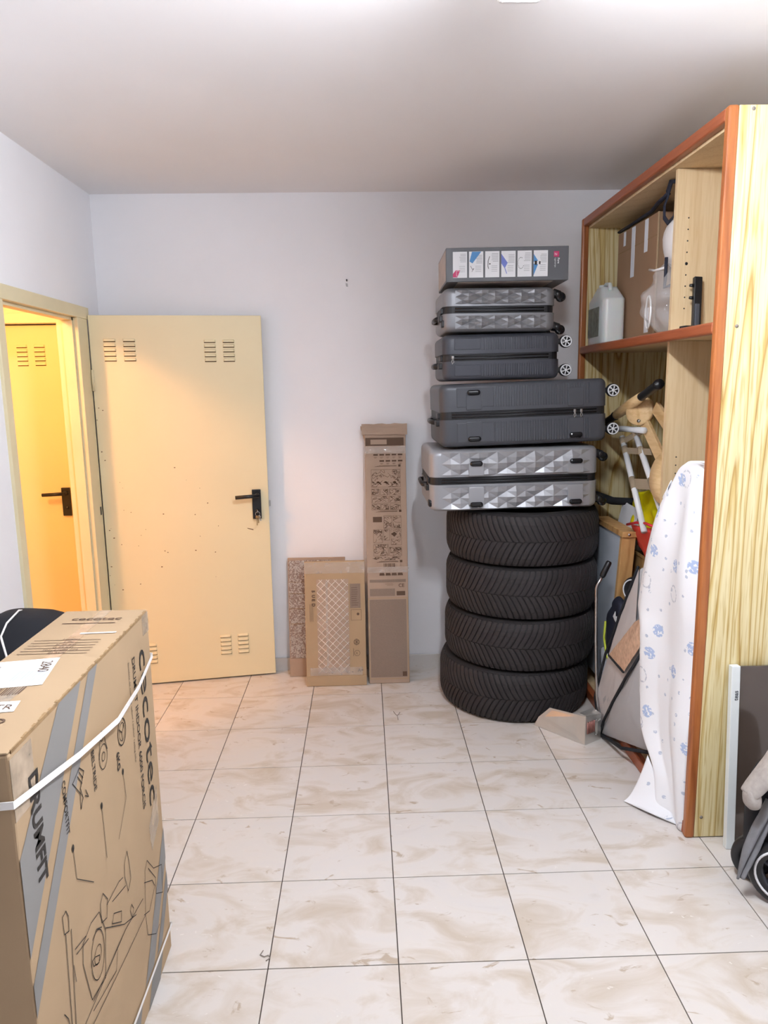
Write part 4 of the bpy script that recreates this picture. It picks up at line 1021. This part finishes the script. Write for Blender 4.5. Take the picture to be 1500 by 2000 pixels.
MB().lathe([(.03, -.012), (.105, -.012), (.11, 0), (.105, .012), (.03, .012)], 40, at((1.175, 2.755, 1.135), (-.95, -.25, .1)), closed=True).build('wheel', 'toywood', bk, world=True)
MB().tube([(1.28, 2.86, 1.43), (1.25, 2.80, 1.435)], .026, 12).build('grip', 'black', bk, world=True)
rs = thing('red_star_panel', 'red padded panel printed with white stars, partly behind the divider', 'panel', (1.26, 2.80, CT))
MB().box((1.235, 2.68, 1.19), (1.262, 2.92, 1.44)).build('pad', 'red', rs, world=True, bevel=.008)
MB().box((1.24, 2.68, CT), (1.258, 2.70, 1.20)).box((1.24, 2.90, CT), (1.258, 2.92, 1.20)).build('support_legs', 'toywood', rs, world=True)
ss = Print((1.2345, 2.84, 1.345), (0, -1, 0), (0, 0, 1), .001)
for (a, b_) in ((0, 0), (.05, -.04), (.075, .035), (.02, -.10)):
    ss.poly([(a + (.016 if k % 2 == 0 else .0065) * math.sin(k * PI / 5), b_ + (.016 if k % 2 == 0 else .0065) * math.cos(k * PI / 5)) for k in range(10)])
ss.build('star_print', 'white', rs, world=True, kind='stuff')
# wooden framed board
fb = thing('framed_board', 'pale blue board in a pine frame leaning beside the tyre stack', 'board', (1.11, 3.2, .052), (.0, 0, 0))
def sk(y, z): return y + (.86 - z) * .155
def skbox(x0, x1, y0, y1, z0, z1):
    vs = [(x, sk(y, z), z) for z in (z0, z1) for x, y in ((x0, y0), (x1, y0), (x1, y1), (x0, y1))]
    return MB().add(vs, [(3, 2, 1, 0), (4, 5, 6, 7), (0, 1, 5, 4), (1, 2, 6, 5), (2, 3, 7, 6), (3, 0, 4, 7)])
skbox(1.102, 1.162, 3.03, 3.055, .054, .845).build('post', 'plankz', fb, world=True, bevel=.002)
skbox(1.098, 1.165, 3.02, 3.40, .846, .872).build('top_rail', 'plankz', fb, world=True, bevel=.002)
skbox(1.106, 1.114, 3.056, 3.40, .10, .845).build('panel', 'boardpanel', fb, world=True)
MB().tube([(1.128, 3.017, .859), (1.128, 3.0225, .859)], .006, 10).build('screw', 'steel', fb, world=True)
# folded pushchair parts
fp_ = thing('folded_pushchair', 'folded black pushchair with a white ringed hub and beige tubes, inside the wardrobe', 'pushchair', (1.14, 2.95, .052))
hd = Vector((-.82, -.55, .05)).normalized(); hc = Vector((1.135, 2.955, .632))
MB().lathe([(0, -.07), (.05, -.07), (.057, -.05), (.057, .0), (.050, .012), (0, .012)], 32, at(hc, hd)).build('hub', 'black', fp_, world=True)
MB().lathe([(.043, .010), (.043, .0145), (.048, .0145), (.048, .010)], 36, at(hc, hd), closed=True).build('hub_ring', 'wheelwhite', fp_, world=True)
for dy, dx in ((.03, 0), (-.02, .012), (-.06, .024)): MB().tube([(1.13 + dx, 2.96 + dy, .59), (1.125 + dx, 3.02 + dy, .36), (1.12 + dx, 3.05 + dy, .07)], .013, 10).build('tube', 'melange', fp_, world=True)
blob((1.19, 2.93, .40), (.05, .13, .22), .7, 28, 18, .12, 8).build('seat_fabric', 'blackcloth', fp_, world=True)
nb = thing('navy_bag', 'small navy drawstring bag with lime piping hanging by the pushchair', 'bag', (1.10, 3.07, .052))
blob((1.098, 3.055, .40), (.028, .085, .14), .8, 28, 18, .22, 12).build('bag_body', 'navy', nb, world=True)
blob((1.10, 3.03, .53), (.022, .06, .05), .9, 20, 14, .25, 18, 3).build('gathered_neck', 'navy', nb, world=True)
MB().tube([(1.075, 3.125, .44), (1.073, 3.13, .36), (1.073, 3.09, .29), (1.074, 3.02, .265)], .005, 6).build('lime_piping', 'lime', nb, world=True)
MB().grid(lambda u, v: (1.077, 3.13 - u * .16 + (v * .06), .06 + v * (.22 + .04 * math.sin(3 * u))), 8, 8).build('white_lining', 'paper', nb, world=True, solid=.004)
MB().add([(1.068, 3.01, .50), (1.068, 2.985, .53), (1.068, 2.98, .505), (1.068, 2.965, .515), (1.068, 2.97, .485), (1.068, 2.99, .49)], [(0, 1, 2, 3, 4, 5)]).build('white_tag', 'white', nb, world=True, solid=.002)

# grey zipped bag in front
gb = thing('storage_bag', 'grey zipped storage bag with black piping and peach window, slumped in front of the wardrobe', 'bag', (1.08, 2.75, 0))
PA, PL, PP1, PP2, PS1, PS2, PE = (1.0, 2.90, .012), (1.0, 2.986, .143), (1.045, 2.842, .566), (1.055, 2.70, .80), (.998, 2.76, .22), (1.018, 2.53, .52), (1.055, 2.49, .14)
bm = bmesh.new()
for p in (PA, PL, PP1, PP2, PS1, PS2, PE, (1.19, 2.70, .06), (1.19, 2.93, .06), (1.16, 2.72, .80), (1.14, 2.90, .50), (1.18, 2.5, .08), (1.06, 2.50, .50), (1.09, 2.58, .78)): bm.verts.new(p)
bmesh.ops.convex_hull(bm, input=bm.verts[:]); bm.verts.index_update()
hull = MB().add([v.co.copy() for v in bm.verts], [[v.index for v in f.verts] for f in bm.faces]); bm.free()
hull.build('bag_body', 'greybag', gb, world=True, bevel=.012)
def patch(pts, name, mat, n=10, puff=.012, off=.004):
    c = sum((Vector(p) for p in pts), Vector()) / len(pts); nv = Vector((-1, -.25, .15)).normalized()
    mb = MB(); vs = [c + nv * (puff + off)]; fs = []; m_ = len(pts); R_ = 6
    ringp = []
    for i in range(m_):
        for k in range(n): ringp.append(Vector(pts[i]).lerp(Vector(pts[(i + 1) % m_]), k / n))
    for r in range(1, R_ + 1):
        t = r / R_
        for p in ringp: vs.append(c.lerp(p, t) + nv * (off + puff * (1 - t * t) + .003 * noise.noise(c.lerp(p, t) * 22)))
    M_ = len(ringp)
    for k in range(M_): fs.append((0, 1 + k, 1 + (k + 1) % M_))
    for r in range(R_ - 1):
        for k in range(M_): a = 1 + r * M_; b_ = a + M_; fs.append((a + k, b_ + k, b_ + (k + 1) % M_, a + (k + 1) % M_))
    return mb.add(vs, fs, None, True).build(name, mat, gb, world=True)
patch([PA, PL, PP1, PP2, (1.022, 2.62, .60), PS2, PS1], 'side_fabric', 'greybag2', puff=.008)
patch([PA, PS1, PS2, (1.04, 2.46, .45), PE], 'front_fabric', 'greybag', puff=.022)
patch([(1.012, 2.845, .388), (1.008, 2.66, .39), (1.012, 2.525, .537), (1.022, 2.52, .66), (1.03, 2.63, .60)], 'peach_window', 'peach', puff=.004, off=.016)
def piping(pts, r=.006):
    MB().tube([Vector(p) + Vector((-.008, -.003, 0)) for p in pts], r, 8).build('piping', 'blackcloth', gb, world=True)
piping([PA, PL, (1.02, 2.93, .36), PP1, (1.05, 2.76, .70), PP2]); piping([PA, (.992, 2.84, .10), PS1, (1.0, 2.63, .38), PS2]); piping([PA, (1.02, 2.70, .05), PE], .007)
piping([(1.005, 2.845, .388), (1.0, 2.66, .39)], .005)
MB().box((.985, 2.892, .02), (1.0, 2.905, .032), bev=.002).build('zip_pull', 'steel', gb, world=True)

# white baby sheet
sw = thing('baby_sheet', 'white cotton baby sheet with pale blue prints, draped down to the floor from the wardrobe', 'sheet', (1.03, 2.38, 0))
edge = [(1.256, 2.36), (1.245, 2.385), (1.226, 2.412), (1.19, 2.435), (1.125, 2.465), (1.05, 2.49), (.895, 2.555), (.683, 2.594), (.617, 2.560), (.37, 2.567), (.264, 2.529), (.138, 2.392), (.048, 2.35), (0.004, 2.345)]
def edge_y(z):
    for (z0, y0), (z1, y1) in zip(edge, edge[1:]):
        if z1 <= z <= z0: return y0 + (y1 - y0) * (z0 - z) / (z0 - z1)
    return edge[0][1] if z > edge[0][0] else edge[-1][1]
def sheetfn(u, v):
    drop = .045 * u ** 5
    if v < .12:
        t = v / .12; z = 1.252 - .02 * (1 - t) ** 2; x = 1.24 - t * .19
        y = 2.2035 + u * (2.375 - .10 * (1 - t) * u - 2.2035); return (x, y, z - drop)
    t = (v - .12) / .88; z = 1.252 * (1 - t) + .003
    yl = edge_y(z); y = 2.2035 + u * (yl - 2.2035)
    amp = .018 + .016 * t
    x = 1.046 - .018 * math.sin(min(1, t * 3) * PI / 2) - amp * min(1, t * 8) * (math.sin(u * 7.5 + 1.5 * t) * .6 + .6 * noise.noise(Vector((y * 9, z * 3.2, .5)))) + .055 * (1 - u) ** 3 + .02 * max(0, u - .85) * 5
    k_ = min(1, max(0, (.6 - z) * 6)); x = x * (1 - k_) + min(x, 1.040 + .055 * (1 - u) ** 3) * k_
    return (x - .008 * min(1, t * 8), y, z - drop * max(0, 1 - t * 6))
MB().grid(sheetfn, 46, 110).build('drape', 'sheet', sw, world=True, solid=.002)
def gfn(u, v):
    z = 1.17 - u * .32; y0 = edge_y(z); y = y0 - .03 + v * (.045 + .035 * u)
    return (1.035 + .014 * math.sin(u * 70 + v * 2) * (.3 + v) + .015 * v, y, z - .06 * v + .010 * math.sin(u * 55))
MB().grid(gfn, 160, 10).build('gathered_hem', 'sheet', sw, world=True, solid=.002)
def cfn(u, v):
    # corner trailing on the tiles: from the hanging edge out to a flat tip
    a = Vector((1.008, 2.425, .165)).lerp(Vector((1.045, 2.245, .004)), u); tip = Vector((.918, 2.398, .0035))
    p = a.lerp(tip, v ** .9); sag = (1 - v) ** 2.2
    p.z = .0035 + (a.z - .0035) * sag + .010 * math.sin(PI * v) * (.5 + .5 * math.sin(7 * u + 2)); p.y -= .02 * math.sin(PI * v) * u; p.x -= .012 * math.sin(PI * v) * math.sin(PI * u)
    return p
MB().grid(cfn, 24, 24).build('trailing_corner', 'sheet', sw, world=True, solid=.002)

# aluminium dustpan with rod
dp = thing('dustpan', 'aluminium tray with long bent rod handle and black grip, on the floor beside the tyres', 'dustpan', (.9, 2.86, 0))
a0, a1, a2 = Vector((.735, 3.018, .001)), Vector((.903, 2.822, .001)), Vector((.985, 2.874, .001))
MB().add([a0, a1, a1 + Vector((0, 0, .128)), a0.lerp(a1, .22) + Vector((.02, .0, .100)), a0.lerp(a1, .07) + Vector((.004, 0, .045))], [(0, 1, 2, 3, 4)]).build('side_plate', 'alu', dp, world=True, solid=.003)
MB().add([a1, a2, a2 + Vector((0, 0, .112)), a1 + Vector((0, 0, .128))], [(0, 1, 2, 3)]).build('back_plate', 'alu', dp, world=True, solid=.003)
MB().add([a0, a1, a2, Vector((.93, 2.97, .001))], [(0, 1, 2, 3)]).build('floor_plate', 'alu', dp, world=True, solid=.002)
MB().add([a1 + Vector((-.02, .028, .13)), a1 + Vector((0, 0, .13)), a2 + Vector((0, 0, .114)), a2 + Vector((-.02, .05, .118)), ], [(0, 1, 2, 3)]).build('top_flange', 'alu', dp, world=True, solid=.002)
def bpos(t, z): p = a1.lerp(a2, t); return Vector((p.x + .002, p.y - .003, z))
for k in range(4): MB().tube([bpos(.12 + k * .13, .05), bpos(.12 + k * .13, .10)], .0042, 6).build('red_reflection', 'dullred', dp, world=True)  # reddish reflection lines on the aluminium, modelled as coloured bars
MB().add([bpos(.70, .03), bpos(.92, .034), bpos(.92, .095), bpos(.70, .09)], [(0, 1, 2, 3)]).build('hinge_bracket', 'alu', dp, world=True, solid=.008)
for t, z in ((.62, .035), (.62, .10)): MB().tube([bpos(t, z), bpos(t, z) + Vector((.004, -.006, 0))], .004, 8).build('bolt', 'steel', dp, world=True)
MB().tube([(.985, 2.885, .06), (.992, 2.96, .16), (.985, 2.975, .40), (.980, 2.98, .635), (.984, 2.98, .65), (1.004, 2.98, .69)], .0068, 10).build('rod', 'steel', dp, world=True)
MB().tube([(1.002, 2.98, .686), (1.006, 2.98, .694), (1.030, 2.98, .748), (1.033, 2.98, .754)], [.010, .0125, .0125, .009], 12).build('grip', 'black', dp, world=True)

# ---------------------------------------------------------------- smoked panel and pushchair at the right edge
gp = thing('smoked_panel', 'smoked brown glass panel with white edge profile, leaning on the wardrobe side', 'panel', (1.149, 2.109, .001), (-.066, 0, 0))
MB().box((0, 0, 0), (.028, .022, .612), bev=.002).build('white_profile', 'whiteprofile', gp)
MB().box((.028, .004, .006), (.46, .012, .610)).build('glass', 'smoked', gp, bevel=.001)
MB().box((.028, .002, 0), (.46, .016, .010)).build('bottom_seal', 'black', gp)
Print((.022, 0, .50), (0, 0, 1), (-1, 0, 0)).text('teas', 0, .0, .020, bold=.0004).build('logo_lettering', 'charcoal', gp)
pc_ = thing('pushchair', 'folded pushchair with grey fabric and white ringed black wheel, cut off by the right edge', 'pushchair', (1.25, 1.88, 0))
wn = Vector((-.62, -.78, 0)).normalized()
def pwheel(c, r, big):
    MB().lathe([(r * .62, -.016), (r * .93, -.018), (r, -.010), (r, .010), (r * .93, .018), (r * .62, .016)], 40, at(c, wn), closed=True).build('tyre', 'black', pc_, world=True)
    if big:
        rm = MB().lathe([(r * .74, .014), (r * .74, .020), (r * .80, .020), (r * .80, .014)], 40, at(c, wn), closed=True); rm.build('rim_ring', 'wheelwhite', pc_, world=True)
    sp2 = MB().lathe([(0, -.012), (r * .2, -.012), (r * .2, .012), (0, .012)], 16, at(c, wn))
    side_ = Vector((wn.y, -wn.x, 0))
    for k in range(5):
        a = k * 2 * PI / 5 + .4; d = side_ * math.cos(a) + Vector((0, 0, 1)) * math.sin(a); sp2.tube([Vector(c) + d * r * .15, Vector(c) + d * r * .68], r * .09, 6)
    sp2.lathe([(r * .6, -.010), (r * .6, .010), (r * .74, .012), (r * .74, -.012)], 36, at(c, wn), closed=True)
    sp2.build('wheel_spokes', 'charcoal2', pc_, world=True)
pwheel((1.185, 1.845, .100), .100, True)
pwheel((1.165, 1.955, .075), .074, False)
MB().tube([(1.165, 1.955, .075), (1.19, 1.93, .20), (1.26, 1.90, .42), (1.32, 1.88, .60)], .014, 10).build('frame_tube', 'black', pc_, world=True)
MB().tube([(1.185, 1.86, .10), (1.23, 1.89, .26), (1.30, 1.90, .50)], .014, 10).build('frame_tube', 'black', pc_, world=True)
blob((1.235, 1.955, .225), (.115, .045, .185), .6, 28, 18, .08, 8).build('basket', 'blackcloth', pc_, world=True)
FL = [(1.140, 1.160, .310), (1.126, 1.160, .265), (1.110, 1.154, .225), (1.086, 1.134, .155), (1.076, 1.114, .110), (1.068, 1.088, .062)]
def flapfn(u, v):
    t = v * (len(FL) - 1); i = min(int(t), len(FL) - 2); q = t - i
    a = [FL[i][k] * (1 - q) + FL[i + 1][k] * q for k in range(3)]
    return (a[0] + (a[1] - a[0]) * u, 1.895 - .018 * math.sin(u * PI) + .008 * math.sin(u * 14 + v * 4), a[2] + .02 * u * v)
MB().grid(flapfn, 20, 30).build('fabric_flap', 'slate', pc_, world=True, solid=.004)
def hoodfn(u, v):
    a = PI * u; r = .030 + .018 * v
    c = Vector((1.092, 1.90, .318)).lerp(Vector((1.20, 1.90, .455)), v)
    d = Vector((-.80, 0, .60)); q = Vector((0, -1, 0))
    p = c + d * (r * .7 * math.sin(a)) + q * (r * math.cos(a)); return p + Vector((0, 0, .005 * noise.noise(p * 30)))
MB().grid(hoodfn, 20, 14).build('hood', 'melange', pc_, world=True, solid=.010, subsurf=1)
blob((1.094, 1.89, .318), (.022, .030, .030), .8, 24, 16, .25, 25).build('hood_edge', 'melange', pc_, world=True)
MB().box((1.125, 1.853, .352), (1.165, 1.857, .362)).build('webbing_slot', 'black', pc_, world=True)

# ---------------------------------------------------------------- small leftovers
nl = thing('wall_nail', 'small dark nail with a chipped hole high on the back wall', 'nail', (-.07, YB, 2.021))
MB().tube([(0, .0, 0), (0, -.012, .002)], .004, 8).build('nail_shank', 'charcoal', nl)
MB().add([(-.006, -.0008, -.012), (.004, -.0008, -.014), (.006, -.0008, -.030), (-.004, -.0008, -.028)], [(0, 1, 2, 3)]).build('chip', 'greytext', nl)
th = MB().tube([(.112, 3.19, .003), (.122, 3.155, .003), (.128, 3.145, .004), (.130, 3.10, .003)], .0011, 5).tube([(.142, 3.18, .003), (.134, 3.155, .003), (.128, 3.145, .004)], .0011, 5).build('thread', 'dust'); tag(th, 'forked grey thread lying on the tiles in front of the tall carton', 'thread')
t2 = MB().tube([(-.300, 1.745, .0025), (-.306, 1.730, .0025), (-.294, 1.722, .003), (-.284, 1.728, .0025), (-.278, 1.718, .0025), (-.288, 1.708, .0025)], .0013, 5).build('thread', 'dust'); tag(t2, 'curled grey thread lying on the tiles near the bike carton', 'thread')
